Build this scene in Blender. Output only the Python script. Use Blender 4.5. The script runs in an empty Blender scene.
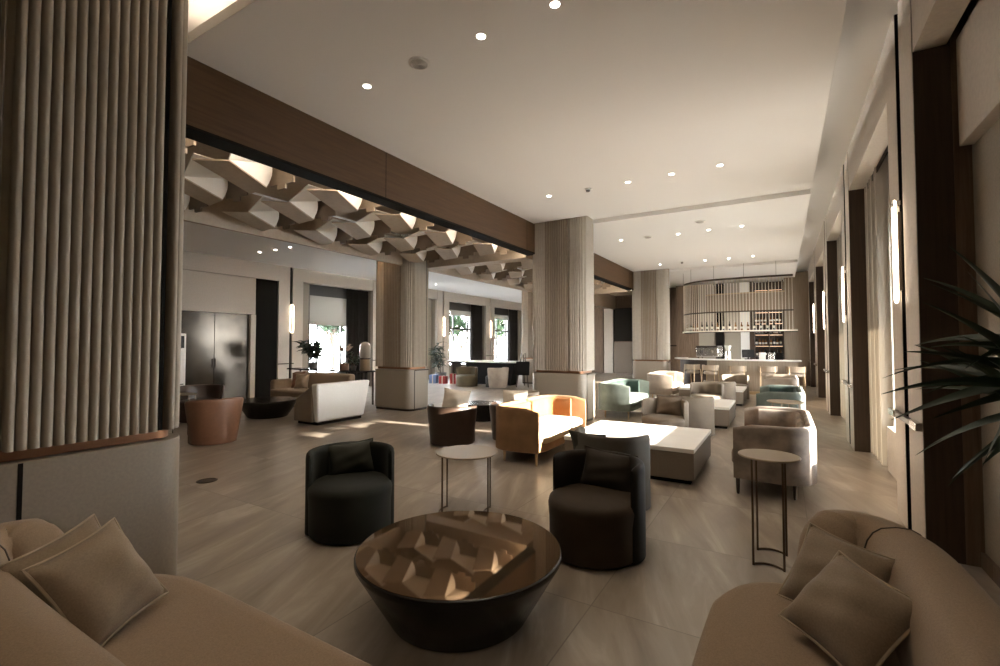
import bpy, bmesh, math, random
from math import sin, cos, pi, radians, sqrt, atan2
from mathutils import Vector, Matrix, Euler
random.seed(7)
SC = bpy.context.scene
COL = SC.collection

# ------------------------------------------------------------------ camera
F = 470.0; YAW = radians(30.96); PITCH = radians(1.85)
cd = bpy.data.cameras.new('camera'); cam = bpy.data.objects.new('camera', cd); COL.objects.link(cam)
cam.location = (0, 0, 1.6); cam.rotation_euler = (pi/2 + PITCH, 0, YAW)
cd.sensor_width = 36; cd.lens = F/1000*36; HOR = 470*math.tan(PITCH)-11   # rows the frame was cropped by
cd.shift_y = -HOR/1000
cd.clip_start = .05; cd.clip_end = 300
SC.camera = cam
CM = cam.rotation_euler.to_matrix()
def at(px, py, z):
    """world point on the height z seen at a pixel of the photograph (used for fittings)"""
    d = CM @ Vector(((px-500)/F, (333-py-HOR)/F, -1)); k = (z-1.6)/d.z
    return Vector((d.x*k, d.y*k, z))

# ------------------------------------------------------------------ materials
def new_mat(name):
    m = bpy.data.materials.new(name); m.use_nodes = True
    nt = m.node_tree; b = nt.nodes['Principled BSDF']
    return m, nt, b
def mat(name, col, rough=.5, metal=0, noise=0, scale=20, bump=0, bscale=80, spec=.5, sheen=0, stretch=(1,1,1), coat=0):
    m, nt, b = new_mat(name)
    b.inputs['Roughness'].default_value = rough; b.inputs['Metallic'].default_value = metal
    b.inputs['Specular IOR Level'].default_value = spec
    b.inputs['Base Color'].default_value = (*col, 1)
    if sheen: b.inputs['Sheen Weight'].default_value = sheen; b.inputs['Sheen Roughness'].default_value = .4
    if coat: b.inputs['Coat Weight'].default_value = coat; b.inputs['Coat Roughness'].default_value = .05
    if noise or bump:
        tc = nt.nodes.new('ShaderNodeTexCoord'); mp = nt.nodes.new('ShaderNodeMapping')
        mp.inputs['Scale'].default_value = stretch
        nt.links.new(tc.outputs['Object'], mp.inputs[0])
    if noise:
        n = nt.nodes.new('ShaderNodeTexNoise'); n.inputs['Scale'].default_value = scale; n.inputs['Detail'].default_value = 5
        nt.links.new(mp.outputs[0], n.inputs['Vector'])
        r = nt.nodes.new('ShaderNodeValToRGB')
        r.color_ramp.elements[0].position = .3; r.color_ramp.elements[1].position = .7
        r.color_ramp.elements[0].color = (*[c*(1-noise) for c in col], 1)
        r.color_ramp.elements[1].color = (*[min(1, c*(1+noise)) for c in col], 1)
        nt.links.new(n.outputs['Fac'], r.inputs[0]); nt.links.new(r.outputs[0], b.inputs['Base Color'])
    if bump:
        n2 = nt.nodes.new('ShaderNodeTexNoise'); n2.inputs['Scale'].default_value = bscale; n2.inputs['Detail'].default_value = 3
        nt.links.new(mp.outputs[0], n2.inputs['Vector'])
        bp = nt.nodes.new('ShaderNodeBump'); bp.inputs['Strength'].default_value = bump; bp.inputs['Distance'].default_value = .01
        nt.links.new(n2.outputs['Fac'], bp.inputs['Height']); nt.links.new(bp.outputs[0], b.inputs['Normal'])
    return m
def emit(name, col, s):
    m, nt, b = new_mat(name); b.inputs['Base Color'].default_value = (*col, 1)
    b.inputs['Emission Color'].default_value = (*col, 1); b.inputs['Emission Strength'].default_value = s
    return m
def floor_mat():
    m, nt, b = new_mat('stone_floor')
    L = nt.links.new; N = nt.nodes.new
    tc = N('ShaderNodeTexCoord'); mp = N('ShaderNodeMapping'); mp.inputs['Location'].default_value = (1.03, -.4, 0)
    L(tc.outputs['Object'], mp.inputs[0])
    br = N('ShaderNodeTexBrick'); br.offset = 0; br.inputs['Scale'].default_value = 1
    br.inputs['Brick Width'].default_value = 1.2; br.inputs['Row Height'].default_value = 1.2
    br.inputs['Mortar Size'].default_value = .004; br.inputs['Mortar Smooth'].default_value = .1
    br.inputs['Color1'].default_value = (.0, .0, .0, 1); br.inputs['Color2'].default_value = (1, 1, 1, 1); br.inputs['Mortar'].default_value = (.5, .5, .5, 1)
    L(mp.outputs[0], br.inputs['Vector'])
    # per-tile offset of the veins
    mx = N('ShaderNodeVectorMath'); mx.operation = 'SCALE'; mx.inputs['Scale'].default_value = 7.3
    L(br.outputs['Color'], mx.inputs[0])
    ad = N('ShaderNodeVectorMath'); ad.operation = 'ADD'; L(tc.outputs['Object'], ad.inputs[0]); L(mx.outputs[0], ad.inputs[1])
    m2 = N('ShaderNodeMapping'); m2.vector_type = 'TEXTURE'; m2.inputs['Rotation'].default_value = (0, 0, radians(20)); m2.inputs['Scale'].default_value = (.34, 1.9, 1)
    L(ad.outputs[0], m2.inputs[0])
    n = N('ShaderNodeTexNoise'); n.inputs['Scale'].default_value = 1.3; n.inputs['Detail'].default_value = 7; n.inputs['Roughness'].default_value = .62; n.inputs['Distortion'].default_value = .6
    L(m2.outputs[0], n.inputs['Vector'])
    r = N('ShaderNodeValToRGB'); e = r.color_ramp.elements
    e[0].position = .3; e[0].color = (.165, .13, .096, 1); e[1].position = .72; e[1].color = (.40, .345, .285, 1)
    k = e.new(.55); k.color = (.265, .22, .173, 1)
    L(n.outputs['Fac'], r.inputs[0])
    mix = N('ShaderNodeMix'); mix.data_type = 'RGBA'; mix.inputs['B'].default_value = (.12, .095, .07, 1)
    ml = N('ShaderNodeMath'); ml.operation = 'MULTIPLY'; ml.inputs[1].default_value = .7
    L(br.outputs['Fac'], ml.inputs[0]); L(ml.outputs[0], mix.inputs['Factor']); L(r.outputs[0], mix.inputs['A']); L(mix.outputs['Result'], b.inputs['Base Color'])
    b.inputs['Roughness'].default_value = .3; b.inputs['Specular IOR Level'].default_value = .5
    return m
def wood(name, c0, c1, rough=.45, axis='z', scale=3):
    m, nt, b = new_mat(name); L = nt.links.new; N = nt.nodes.new
    tc = N('ShaderNodeTexCoord'); mp = N('ShaderNodeMapping')
    mp.inputs['Scale'].default_value = (14, 14, .7) if axis == 'z' else (14, .7, 14)
    L(tc.outputs['Object'], mp.inputs[0]); n = N('ShaderNodeTexNoise'); n.inputs['Scale'].default_value = scale; n.inputs['Detail'].default_value = 6; n.inputs['Distortion'].default_value = .4
    L(mp.outputs[0], n.inputs['Vector']); r = N('ShaderNodeValToRGB')
    r.color_ramp.elements[0].position = .3; r.color_ramp.elements[0].color = (*c0, 1); r.color_ramp.elements[1].position = .7; r.color_ramp.elements[1].color = (*c1, 1)
    L(n.outputs['Fac'], r.inputs[0]); L(r.outputs[0], b.inputs['Base Color']); b.inputs['Roughness'].default_value = rough; b.inputs['Specular IOR Level'].default_value = .25
    return m
def glass_mat():
    m, nt, b = new_mat('clear_glass'); nt.nodes.remove(b); L = nt.links.new; N = nt.nodes.new
    t = N('ShaderNodeBsdfTransparent'); g = N('ShaderNodeBsdfGlossy'); g.inputs['Roughness'].default_value = .02
    x = N('ShaderNodeMixShader'); x.inputs[0].default_value = .05; L(t.outputs[0], x.inputs[1]); L(g.outputs[0], x.inputs[2])
    L(x.outputs[0], nt.nodes['Material Output'].inputs[0]); return m
def sheer(name, col, tr=.5):
    m, nt, b = new_mat(name); L = nt.links.new; N = nt.nodes.new
    t = N('ShaderNodeBsdfTranslucent'); t.inputs[0].default_value = (*col, 1); b.inputs['Base Color'].default_value = (*col, 1); b.inputs['Roughness'].default_value = .9
    x = N('ShaderNodeMixShader'); x.inputs[0].default_value = tr; L(b.outputs[0], x.inputs[1]); L(t.outputs[0], x.inputs[2])
    L(x.outputs[0], nt.nodes['Material Output'].inputs[0]); return m
def velvet(name, col, var=.18):
    m = mat(name, col, .75, 0, var, 5, .12, 240, spec=.2, sheen=.04); return m

M = dict(
 floor=floor_mat(),
 plaster=mat('ceiling_plaster', (.81, .80, .785), .9, spec=.2),
 wallpaint=mat('beige_wall_panel', (.49, .44, .375), .7, 0, .06, 30, .05, 200),
 wallolive=mat('olive_wall_cloth', (.27, .235, .185), .85, 0, .08, 60, .1, 300),
 flute=mat('fluted_taupe', (.33, .285, .225), .55, 0, .05, 12),
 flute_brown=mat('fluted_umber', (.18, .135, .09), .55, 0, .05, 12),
 base=mat('taupe_leatherette', (.23, .192, .147), .42, 0, .08, 60, .05, 260),
 copper=mat('copper_strip', (.21, .105, .055), .38, .8),
 bronze=mat('dark_bronze', (.055, .042, .032), .4, .6),
 black=mat('black_gap', (.006, .005, .004), .8, spec=.1),
 wood_beam=wood('brown_veneer_beam', (.062, .031, .012), (.088, .046, .019), .55, 'y'),
 wood_dark=wood('dark_brown_veneer', (.04, .026, .017), (.06, .038, .025), .5),
 wood_mid=wood('walnut_veneer', (.10, .066, .042), (.17, .118, .08), .5),
 wood_tan=wood('tan_veneer', (.22, .175, .125), (.28, .22, .16), .55),
 doorgloss=mat('smoked_bronze_panel', (.06, .05, .038), .2, .6, .25, 2.5),
 frame=mat('dark_window_frame', (.03, .028, .025), .4, .3),
 glass=glass_mat(),
 curtain=sheer('beige_curtain', (.40, .365, .31), .30),
 drape=mat('dark_drape', (.02, .017, .014), .95, spec=.1),
 blind=sheer('sheer_blind', (.42, .40, .36), .22),
 sconce=emit('warm_sconce_light', (1, .80, .60), 8.0),
 led=emit('cove_led', (1, .80, .60), 14.0),
 left_fill=emit('left_room_fill', (1, .88, .74), 85.0),  # unseen fill, added to brighten the left room ceiling
 fin_fill=emit('sculpture_fill', (1, .88, .72), 30.0),  # unseen fill behind the beams, added to brighten the folded baffles
 lamp=emit('downlight_lens', (1, .93, .82), 25.0),
 shelflight=emit('shelf_led', (1, .66, .42), 1.2),
 whiteplastic=mat('white_plastic', (.75, .73, .69), .45),
 greyplastic=mat('grey_plastic', (.42, .40, .37), .6),
 sofa=mat('tan_wool', (.245, .175, .114), .9, 0, .12, 160, .22, 420, spec=.2, sheen=.15),
 pillow=mat('taupe_pillow', (.225, .172, .118), .85, 0, .12, 160, .2, 420, spec=.2, sheen=.15),
 piping=mat('pillow_piping', (.33, .26, .18), .8),
 dgreen=velvet('dark_olive_velvet', (.013, .0135, .0095), .15),
 dpillow=velvet('olive_pillow', (.034, .034, .025), .15),
 dbrown=velvet('dark_brown_velvet', (.014, .011, .008), .15),
 litseat=velvet('lit_umber_velvet', (.038, .026, .016), .15),  # browner than the shell, with the overhead spot's light put into the colour
 dbpillow=velvet('dark_brown_pillow', (.034, .026, .019), .15),
 grey=velvet('dark_grey_fabric', (.075, .066, .051), .1),
 taupe=velvet('taupe_fabric', (.15, .12, .09), .1),
 taupepillow=velvet('taupe_brown_pillow', (.10, .077, .055), .1),
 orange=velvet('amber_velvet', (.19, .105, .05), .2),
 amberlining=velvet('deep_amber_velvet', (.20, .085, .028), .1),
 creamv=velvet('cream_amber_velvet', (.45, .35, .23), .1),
 mint=velvet('sage_velvet', (.098, .114, .098), .25),
 deepgreen=velvet('deep_green_velvet', (.016, .029, .023), .25),
 rose=velvet('rose_grey_velvet', (.215, .175, .142), .45),
 beige=velvet('beige_velvet', (.27, .22, .172), .15),
 olive=velvet('olive_tan_fabric', (.10, .078, .046), .1),
 leather=mat('cognac_leather', (.165, .077, .041), .4, 0, .1, 30, .06, 150),
 dleather=mat('dark_brown_leather', (.035, .02, .013), .38, 0, .15, 30, .06, 150),
 cream=mat('cream_cloth', (.66, .58, .48), .9, 0, .05, 60, .1, 300),
 whitecloth=mat('off_white_cloth', (.62, .60, .56), .85, 0, .05, 60, .1, 300),
 gold=mat('brushed_brass', (.42, .31, .19), .35, .9),
 rod=mat('pale_champagne_rod', (.72, .64, .53), .4, .3),
 tabletop=mat('champagne_table_top', (.30, .235, .16), .38, .35),
 tleg=mat('dark_brass_leg', (.10, .07, .045), .4, .7),
 mirror=mat('bronze_mirror_glass', (.30, .205, .125), .035, .88),
 lacquer=mat('black_lacquer', (.006, .0045, .0035), .22, 0, spec=.3),
 pouf=mat('taupe_leather_block', (.17, .135, .10), .6, 0, .05, 40),
 marble=mat('white_stone_top', (.72, .69, .64), .3, 0, .05, 4),
 soil=mat('soil', (.03, .022, .016), .95),
 pot=mat('grey_pot', (.12, .11, .10), .6),
 leaf=mat('dark_leaf', (.018, .034, .016), .45, 0, .3, 8),
 leaf2=mat('mid_leaf', (.045, .075, .035), .5, 0, .3, 8),
 bark=mat('bark', (.10, .075, .05), .9, 0, .3, 30),
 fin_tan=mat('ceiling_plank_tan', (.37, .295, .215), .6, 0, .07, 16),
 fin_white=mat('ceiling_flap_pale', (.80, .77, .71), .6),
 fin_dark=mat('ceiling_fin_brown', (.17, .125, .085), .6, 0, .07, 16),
 steel=mat('polished_steel', (.55, .54, .52), .2, .95),
 bottle=mat('dark_bottle_glass', (.015, .014, .010), .08, 0, spec=.6),
 bottle2=mat('amber_bottle_glass', (.16, .07, .02), .1, 0, spec=.6),
 label=mat('paper_label', (.6, .55, .45), .8),
 petal=mat('pale_petal', (.62, .46, .36), .7),
 redbox=mat('red_paper', (.30, .022, .022), .6),
 bluebox=mat('blue_paper', (.16, .24, .42), .6),
 screen=mat('dark_screen', (.02, .02, .022), .15),
 ground=mat('outdoor_paving', (.38, .36, .33), .9, 0, .1, 3),
 concrete=mat('outdoor_concrete', (.4, .39, .37), .9),
 frost=mat('frosted_lamp_glass', (.55, .53, .49), .25),
)

# ------------------------------------------------------------------ mesh builder
class MB:
    def __init__(s): s.v = []; s.f = []
    def add(s, vs, fs):
        o = len(s.v); s.v += [tuple(v) for v in vs]; s.f += [tuple(i+o for i in f) for f in fs]; return s
    def box(s, x0, x1, y0, y1, z0, z1):
        return s.add([(x0,y0,z0),(x1,y0,z0),(x1,y1,z0),(x0,y1,z0),(x0,y0,z1),(x1,y0,z1),(x1,y1,z1),(x0,y1,z1)],
                     [(0,3,2,1),(4,5,6,7),(0,1,5,4),(1,2,6,5),(2,3,7,6),(3,0,4,7)])
    def lathe(s, prof, n=40, cx=0, cy=0, closed=False):
        o = []
        for r, z in prof:
            for k in range(n): o.append((cx+r*cos(2*pi*k/n), cy+r*sin(2*pi*k/n), z))
        fs = []
        for i in range(len(prof)-1):
            for k in range(n):
                a, b = i*n+k, i*n+(k+1) % n; fs.append((a, b, b+n, a+n))
        fs.append(tuple(reversed(range(n)))); m = (len(prof)-1)*n; fs.append(tuple(range(m, m+n)))
        return s.add(o, fs)
    def prism(s, out, z0, z1):
        n = len(out)
        return s.add([(x,y,z0) for x,y in out]+[(x,y,z1) for x,y in out],
            [tuple(reversed(range(n))), tuple(range(n,2*n))]+[(i,(i+1)%n,(i+1)%n+n,i+n) for i in range(n)])
    def layers(s, rings, cap=True):
        n = len(rings[0]); vs = [p for r in rings for p in r]; fs = []
        for i in range(len(rings)-1):
            for k in range(n):
                a, b = i*n+k, i*n+(k+1) % n; fs.append((a,b,b+n,a+n))
        if cap:
            fs.append(tuple(reversed(range(n)))); m = (len(rings)-1)*n; fs.append(tuple(range(m,m+n)))
        return s.add(vs, fs)
    def tube(s, pts, r, n=8, closed=False):
        pts = [Vector(p) for p in pts]; rings = []; N = len(pts)
        up0 = None
        for i, p in enumerate(pts):
            a = pts[(i-1) % N] if (i > 0 or closed) else p; b = pts[(i+1) % N] if (i < N-1 or closed) else p
            t = (b-a).normalized()
            u = up0 - t*up0.dot(t) if up0 is not None else t.orthogonal()
            if u.length < 1e-5: u = t.orthogonal()
            u.normalize(); up0 = u; w = t.cross(u)
            rr = r[i] if isinstance(r, (list, tuple)) else r
            rings.append([p+u*rr*cos(2*pi*k/n)+w*rr*sin(2*pi*k/n) for k in range(n)])
        if closed:
            rings.append(rings[0]); return s.layers(rings, False)
        return s.layers(rings)
    def sweep(s, path, sec):
        """path: 2D polyline, sec: closed list of (offset to the left of the path, z) or function i,t -> list"""
        path = [Vector(p) for p in path]; rings = []; N = len(path)
        for i, p in enumerate(path):
            a = path[max(0,i-1)]; b = path[min(N-1,i+1)]; t = (b-a).normalized(); nrm = Vector((-t.y, t.x))
            q = sec(i/(N-1)) if callable(sec) else sec
            rings.append([(p.x+nrm.x*o, p.y+nrm.y*o, z) for o, z in q])
        return s.layers(rings)
    def build(s, name, m, parent=None, smooth=True, angle=40, bevel=0, seg=2, subsurf=0):
        me = bpy.data.meshes.new(name); me.from_pydata(s.v, [], s.f)
        bm = bmesh.new(); bm.from_mesh(me); bmesh.ops.recalc_face_normals(bm, faces=bm.faces); bm.to_mesh(me); bm.free()
        me.materials.append(m)
        if smooth:
            for p in me.polygons: p.use_smooth = True
            me.set_sharp_from_angle(angle=radians(angle))
        ob = bpy.data.objects.new(name, me); COL.objects.link(ob)
        if parent is not None: ob.parent = parent
        if bevel:
            b = ob.modifiers.new('bevel', 'BEVEL'); b.width = bevel; b.segments = seg; b.limit_method = 'ANGLE'; b.angle_limit = radians(40)
        if subsurf:
            b = ob.modifiers.new('sub', 'SUBSURF'); b.levels = subsurf; b.render_levels = subsurf
        return ob
def tag(o, label=None, cat=None, group=None, kind=None):
    if label: o['label'] = label
    if cat: o['category'] = cat
    if group: o['group'] = group
    if kind: o['kind'] = kind
    return o
def empty(name, loc=(0,0,0), rz=0, label=None, cat=None, group=None, kind=None):
    o = bpy.data.objects.new(name, None); COL.objects.link(o); o.empty_display_size = .1
    o.location = loc; o.rotation_euler = (0,0,rz); return tag(o, label, cat, group, kind)
def copy_tree(o, parent=None, mats=None):
    c = o.copy(); COL.objects.link(c)
    if parent is not None: c.parent = parent
    for ch in list(o.children): copy_tree(ch, c)
    return c
def place(src, loc, rz=None, label=None, group=None):
    c = copy_tree(src); c.location = loc
    if rz is not None: c.rotation_euler = (0,0,rz)
    if label: c['label'] = label
    if group: c['group'] = group
    return c
def recolor(root, partmats):
    """own material per part on a copied thing (mesh data copied once)"""
    for ch in root.children_recursive:
        k = ch.name.split('.')[0]
        if k in partmats:
            ch.data = ch.data.copy(); ch.data.materials[0] = partmats[k]
def struct(mb, name, m, parent=None, **k):
    o = mb.build(name, m, parent, **k)
    if parent is None: o['kind'] = 'structure'
    return o
def arc(cx, cy, r, a0, a1, n=10):
    return [(cx+r*cos(radians(a0+(a1-a0)*i/n)), cy+r*sin(radians(a0+(a1-a0)*i/n))) for i in range(n+1)]
def rrect(x0, x1, y0, y1, r, n=8):
    return arc(x1-r,y0+r,r,-90,0,n)+arc(x1-r,y1-r,r,0,90,n)+arc(x0+r,y1-r,r,90,180,n)+arc(x0+r,y0+r,r,180,270,n)
def smooth_path(pts, n=10):
    out = []; P = [Vector(p) for p in pts]; P = [P[0]*2-P[1]]+P+[P[-1]*2-P[-2]]
    for i in range(1, len(P)-2):
        for k in range(n):
            t = k/n; a,b,c,d = P[i-1:i+3]
            out.append(.5*((2*b)+(c-a)*t+(2*a-5*b+4*c-d)*t*t+(3*b-a-3*c+d)*t**3))
    out.append(P[-2]); return out

# ================================================================== SETTING
XR = .9; HC = 4.2; HU = 4.53
fl = MB().box(-14.2, 1.6, -3.4, 26.2, -.12, 0); struct(fl, 'floor', M['floor'], smooth=False)
# ceiling: upper slab, hung main panels, left ceiling
struct(MB().box(-14.2, 1.6, -3.4, 26.2, HU, HU+.15), 'ceiling', M['plaster'], smooth=False)
XE = .467
for i, (y0, y1) in enumerate(((-3.2, .85), (2.03, 9.02), (9.68, 16.86), (17.6, 22.7))):
    x0 = -4.62
    struct(MB().box(x0, XE, y0, y1, HC, HC+.1), 'ceiling', M['plaster'], bevel=.004)
for y0, y1 in ((9.02, 9.68), (16.86, 17.6)):
    struct(MB().box(-4.62, XE, y0+.002, y1-.002, HC+.085, HC+.1), 'ceiling', M['plaster'], smooth=False)
struct(MB().box(-13.3, -7.85, -3.2, 25.6, 4.03, 4.15), 'ceiling', M['plaster'], smooth=False)
# dark void above the sculptural ceiling
struct(MB().box(-7.85, -4.64, -3.2, 25.6, 4.25, 4.32), 'ceiling', M['fin_tan'], smooth=False)
# brown beams between the columns
n = 0
for y0, y1 in ((-3.2, .95), (1.5, 9.15), (9.75, 17.0), (17.6, 22.7)):
    n += 1; o = struct(MB().box(-4.8, -4.56, y0, y1, 3.57, 4.26), 'trim_%d' % n, M['wood_beam'], bevel=.004)
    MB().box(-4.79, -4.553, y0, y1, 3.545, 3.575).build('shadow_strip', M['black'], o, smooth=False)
    for k in range(3):
        y = (-3.6, .5, 4.6, 8.7, 12.8, 16.4, 20.5)[2*(n-1)+k] if 2*(n-1)+k < 7 else 99
        if not y0 < y < y1: continue
        MB().box(-4.561, -4.558, y-.004, y+.004, 3.58, 4.19).build('joint', M['black'], o, smooth=False)
n += 1; struct(MB().box(-7.9, -7.82, -3.2, 25.6, 3.5, 4.2), 'trim_%d' % n, M['fin_tan'], smooth=False)
n += 1; struct(MB().box(-7.82, -4.8, 9.1, 9.5, 3.5, 4.25), 'trim_%d' % n, M['fin_tan'], smooth=False)
n += 1; struct(MB().box(-7.82, -4.8, 17.0, 17.3, 3.5, 4.25), 'trim_%d' % n, M['fin_tan'], smooth=False)

# right wall ------------------------------------------------------------------
PIL = [(.55, 1.6), (4.71, 5.73), (8.79, 9.8), (12.9, 13.9), (17.0, 18.0), (21.1, 22.1)]
wr = MB()
for a, b in PIL: wr.box(1.1, 1.5, a+.02, b-.02, 0, HU)
wr.box(1.22, 1.5, 1.6, 4.74, 0, HU)
wr.box(1.22, 1.5, -3.3, .57, 0, HU)
wr.box(XR+.16, 1.5, 22.1, 26, 0, HU)
struct(wr, 'wall_right', M['wallolive'], smooth=False)
hd = MB(); pm = MB()
for i in range(1, len(PIL)-1):
    hd.box(XR+.005, XR+.2, PIL[i][1]-.02, PIL[i+1][0]+.02, 3.93, HU)
    pm.box(XR+.2, 1.5, PIL[i][1]-.02, PIL[i+1][0]+.02, 4.09, HU); pm.box(XR+.2, 1.108, PIL[i][1]-.02, PIL[i+1][0]+.02, 3.85, 4.09)
hd.box(XR+.005, XR+.2, PIL[0][1]-.02, PIL[1][0]+.02, 3.86, HU)
n += 1; struct(hd, 'trim_%d' % n, M['wallpaint'], smooth=False)
struct(pm, 'trim_45', M['black'], smooth=False)  # inner header boxes coloured black for the interior shadow above the curtains
n += 1; struct(MB().box(1.14, 1.24, -3, 4.66, 3.05, 3.85), 'trim_%d' % n, M['wallpaint'], bevel=.004)
struct(MB().box(1.195, 1.222, 1.6, 4.70, 0, .11), 'baseboard_right', M['wood_mid'], bevel=.003)
sconce_right = []
for i, (a, b) in enumerate(PIL):
    c = (a+b)/2+.02; n += 1
    t = empty('trim_%d' % n, (XR, c, 0), 0, kind='structure')
    L, R = a-c, b-c
    MB().box(0, .16, L+.012, -.081, 0, HU).box(0, .16, .081, R-.012, 0, HU).build('panel', M['wallpaint'], t, smooth=False, bevel=.003)
    MB().box(.12, .16, -.08, .08, 0, HU).box(.004, .13, -.081, -.075, 0, HU).box(.004, .13, .075, .081, 0, HU).build('groove', M['black'], t, smooth=False)
    MB().box(.004, .22, L, L+.012, 0, HU).build('reveal', M['wood_dark'], t, smooth=False)
    MB().box(.004, .34, R-.012, R, 0, HU).build('reveal', M['wood_mid'], t, smooth=False)
    MB().box(.22, .34, L-.004, L+.02, 0, HU).build('reveal', M['wood_mid'], t, smooth=False)
    rl = MB().box(-.05, -.015, L-.06, R-.06, .955, 1.0); rl.box(-.02, .01, L+.1, L+.16, .96, .995); rl.box(-.02, .01, R-.2, R-.14, .96, .995)
    rl = rl.build('rail', M['bronze'], t, bevel=.004)
    MB().box(-.056, -.012, L-.07, L+.14, .945, 1.008).build('rail_end', M['steel'], rl, bevel=.005)
    MB().box(-.056, -.012, R-.28, R-.05, .945, 1.008).build('rail_end', M['steel'], rl, bevel=.005)
    if i >= 1: sconce_right.append((XR, c))

def sconce(x, y, sgn, label, group):
    s = empty('wall_sconce', (x, y, 1.96), 0, label, 'wall lamp', group)
    h = .88; r = .05
    out = [(0, p, q) for p, q in arc(0, h-r, r, 0, 180, 10)+arc(0, r, r, 180, 360, 10)]
    ring = [(sgn*.045, p, q) for _, p, q in out]
    MB().tube(ring, .010, 8, closed=True).build('light_tube', M['sconce'], s)
    MB().box(min(sgn*.002, sgn*.03), max(sgn*.002, sgn*.03), -.03, .03, .1, h-.1).build('back_plate', M['bronze'], s, bevel=.004)
    MB().box(min(sgn*.002, sgn*.06), max(sgn*.002, sgn*.06), -.035, .035, h-.05, h+.0).build('bracket', M['steel'], s, bevel=.006)
    return s
ordn = ['nearest', 'second', 'third', 'fourth', 'farthest']
for i, (x, y) in enumerate(sconce_right):
    sconce(x, y, -1, ['glowing loop sconce on the pilaster closest to the potted dracaena',
      'glowing loop sconce on the second pilaster along the window wall, left of the open curtain',
      'glowing loop sconce on the third pilaster from the potted dracaena',
      'glowing loop sconce on the fourth pilaster, level with the bar counter end',
      'glowing loop sconce on the last pilaster, behind the bar'][i], 'sconces on the window wall')

# windows of the right wall
wn = 0
def fold_curtain(name, x, y0, y1, z0, z1, m, amp=.05, waves=8, axis='y', label=None, group=None):
    mb = MB(); N = waves*10; ring0 = []; ring1 = []
    vs = []
    for i in range(N+1):
        t = i/N; y = y0+(y1-y0)*t; dx = amp*sin(t*waves*2*pi)+.3*amp*sin(t*waves*3.1+1)
        vs.append((x+dx, y))
    th = .006
    pts = vs+[(px+th, py) for px, py in reversed(vs)]
    if axis == 'x': pts = [(q, p) for p, q in pts]
    mb.prism(pts, z0, z1)
    o = mb.build(name, m); return tag(o, label, 'curtain', group)
for i in range(1, len(PIL)-1):
    y0, y1 = PIL[i][1], PIL[i+1][0]; wn += 1
    w = empty('window_%d' % wn, (1.34, (y0+y1)/2, 0), 0, kind='structure'); hw = (y1-y0)/2
    f = MB(); f.box(-.03, .03, -hw, hw, 0, .08).box(-.03, .03, -hw, hw, 3.95, 4.1)
    for k in range(4):
        yy = -hw+.03+(2*hw-.06)*k/3; f.box(-.03, .03, yy-.03, yy+.03, .08, 3.95)
    f.box(-.025, .025, -hw, hw, 2.42, 2.5)
    f.build('window_frame', M['frame'], w, smooth=False)
    MB().box(-.006, .006, -hw, hw, .08, 3.95).build('pane', M['glass'], w, smooth=False)
    fold_curtain('curtain', 1.17, y1-1.12, y1-.02, .02, 4.08, M['curtain'], .085, 6, label=[
      'beige curtain with sunlit folds hanging at the window nearest the potted dracaena',
      'beige curtain at the second window, beside the third pilaster',
      'beige curtain at the third window along the right wall',
      'beige curtain at the window beside the bar'][i-1], group='curtains on the window wall')
    tag(MB().box(1.12, 1.28, y0+.06, y1-1.13, 0, .56).build('heater_cover', M['wallpaint'], bevel=.006),
      ['white low heater cover under the nearest window', 'white low heater cover under the second window',
       'white low heater cover under the third window', 'white low heater cover under the window beside the bar'][i-1], 'heater cover', 'heater covers under the windows')
# outdoors on the right: unseen overhang, shaped to cut the high sun, and paving
struct(MB().box(1.52, 6.2, -4, 27, 2.9, 5.2), 'trim_40', M['concrete'], smooth=False)  # out of view; thickness and height set by where sunlight should fall
struct(MB().box(1.52, 60, -30, 60, -.2, -.05), 'floor', M['ground'], smooth=False)
struct(MB().box(-60, -14.3, -30, 60, -.2, -.05), 'floor', M['ground'], smooth=False)

# left wall -------------------------------------------------------------------
XL = -13.3
LP = [(8.9, 9.76), (12.8, 13.66), (16.7, 17.56), (20.75, 21.6)]
wl = MB(); wl.box(XL-.5, XL-.3, -3.3, 8.9, 0, 4.2)
for a, b in LP: wl.box(XL-.5, XL-.12, a, b, 0, 4.2)
wl.box(XL-.5, XL-.2, 24.6, 26, 0, 4.2)
struct(wl, 'wall_left', M['wallolive'], smooth=False)
n = 50
h = MB(); h.box(XL-.3, XL, -3.3, 8.9, 3.55, 4.03)
for i in range(len(LP)-1): h.box(XL-.3, XL-.02, LP[i][1], LP[i+1][0], 3.62, 4.03)
h.box(XL-.3, XL-.02, LP[-1][1], 25, 3.62, 4.03)
struct(h, 'trim_50', M['wallpaint'], smooth=False)
struct(MB().box(XL-.32, XL-.1, -3.3, 8.25, 2.48, 3.55), 'trim_51', M['wallpaint'], smooth=False)
struct(MB().box(XL-.3, XL-.06, 8.22, 8.9, 0, 3.56), 'trim_52', M['black'], smooth=False)
for k in range(5):
    y0 = 8.2-1.12*(k+1)
    d = empty('door_%d' % (k+1), (XL-.2, y0, 0), 0, kind='structure')
    MB().box(-.03, .05, .005, 1.115, 0, 2.47).build('door_leaf', M['doorgloss'], d, bevel=.004)
    MB().box(.05, .075, 1.06 if k % 2 else .02, 1.09 if k % 2 else .05, .95, 1.2).build('door_handle', M['bronze'], d, bevel=.006)
struct(MB().box(XL-.15, XL-.04, 8.05, 8.2, .0, 2.47), 'trim_53', M['wallpaint'], smooth=False)
lab = ['glowing loop sconce on the left wall, right of the dark doors',
       None, 'glowing loop sconce on the left wall beside the tall dark green plant',
       'glowing loop sconce on the far left wall above the desk']
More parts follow.
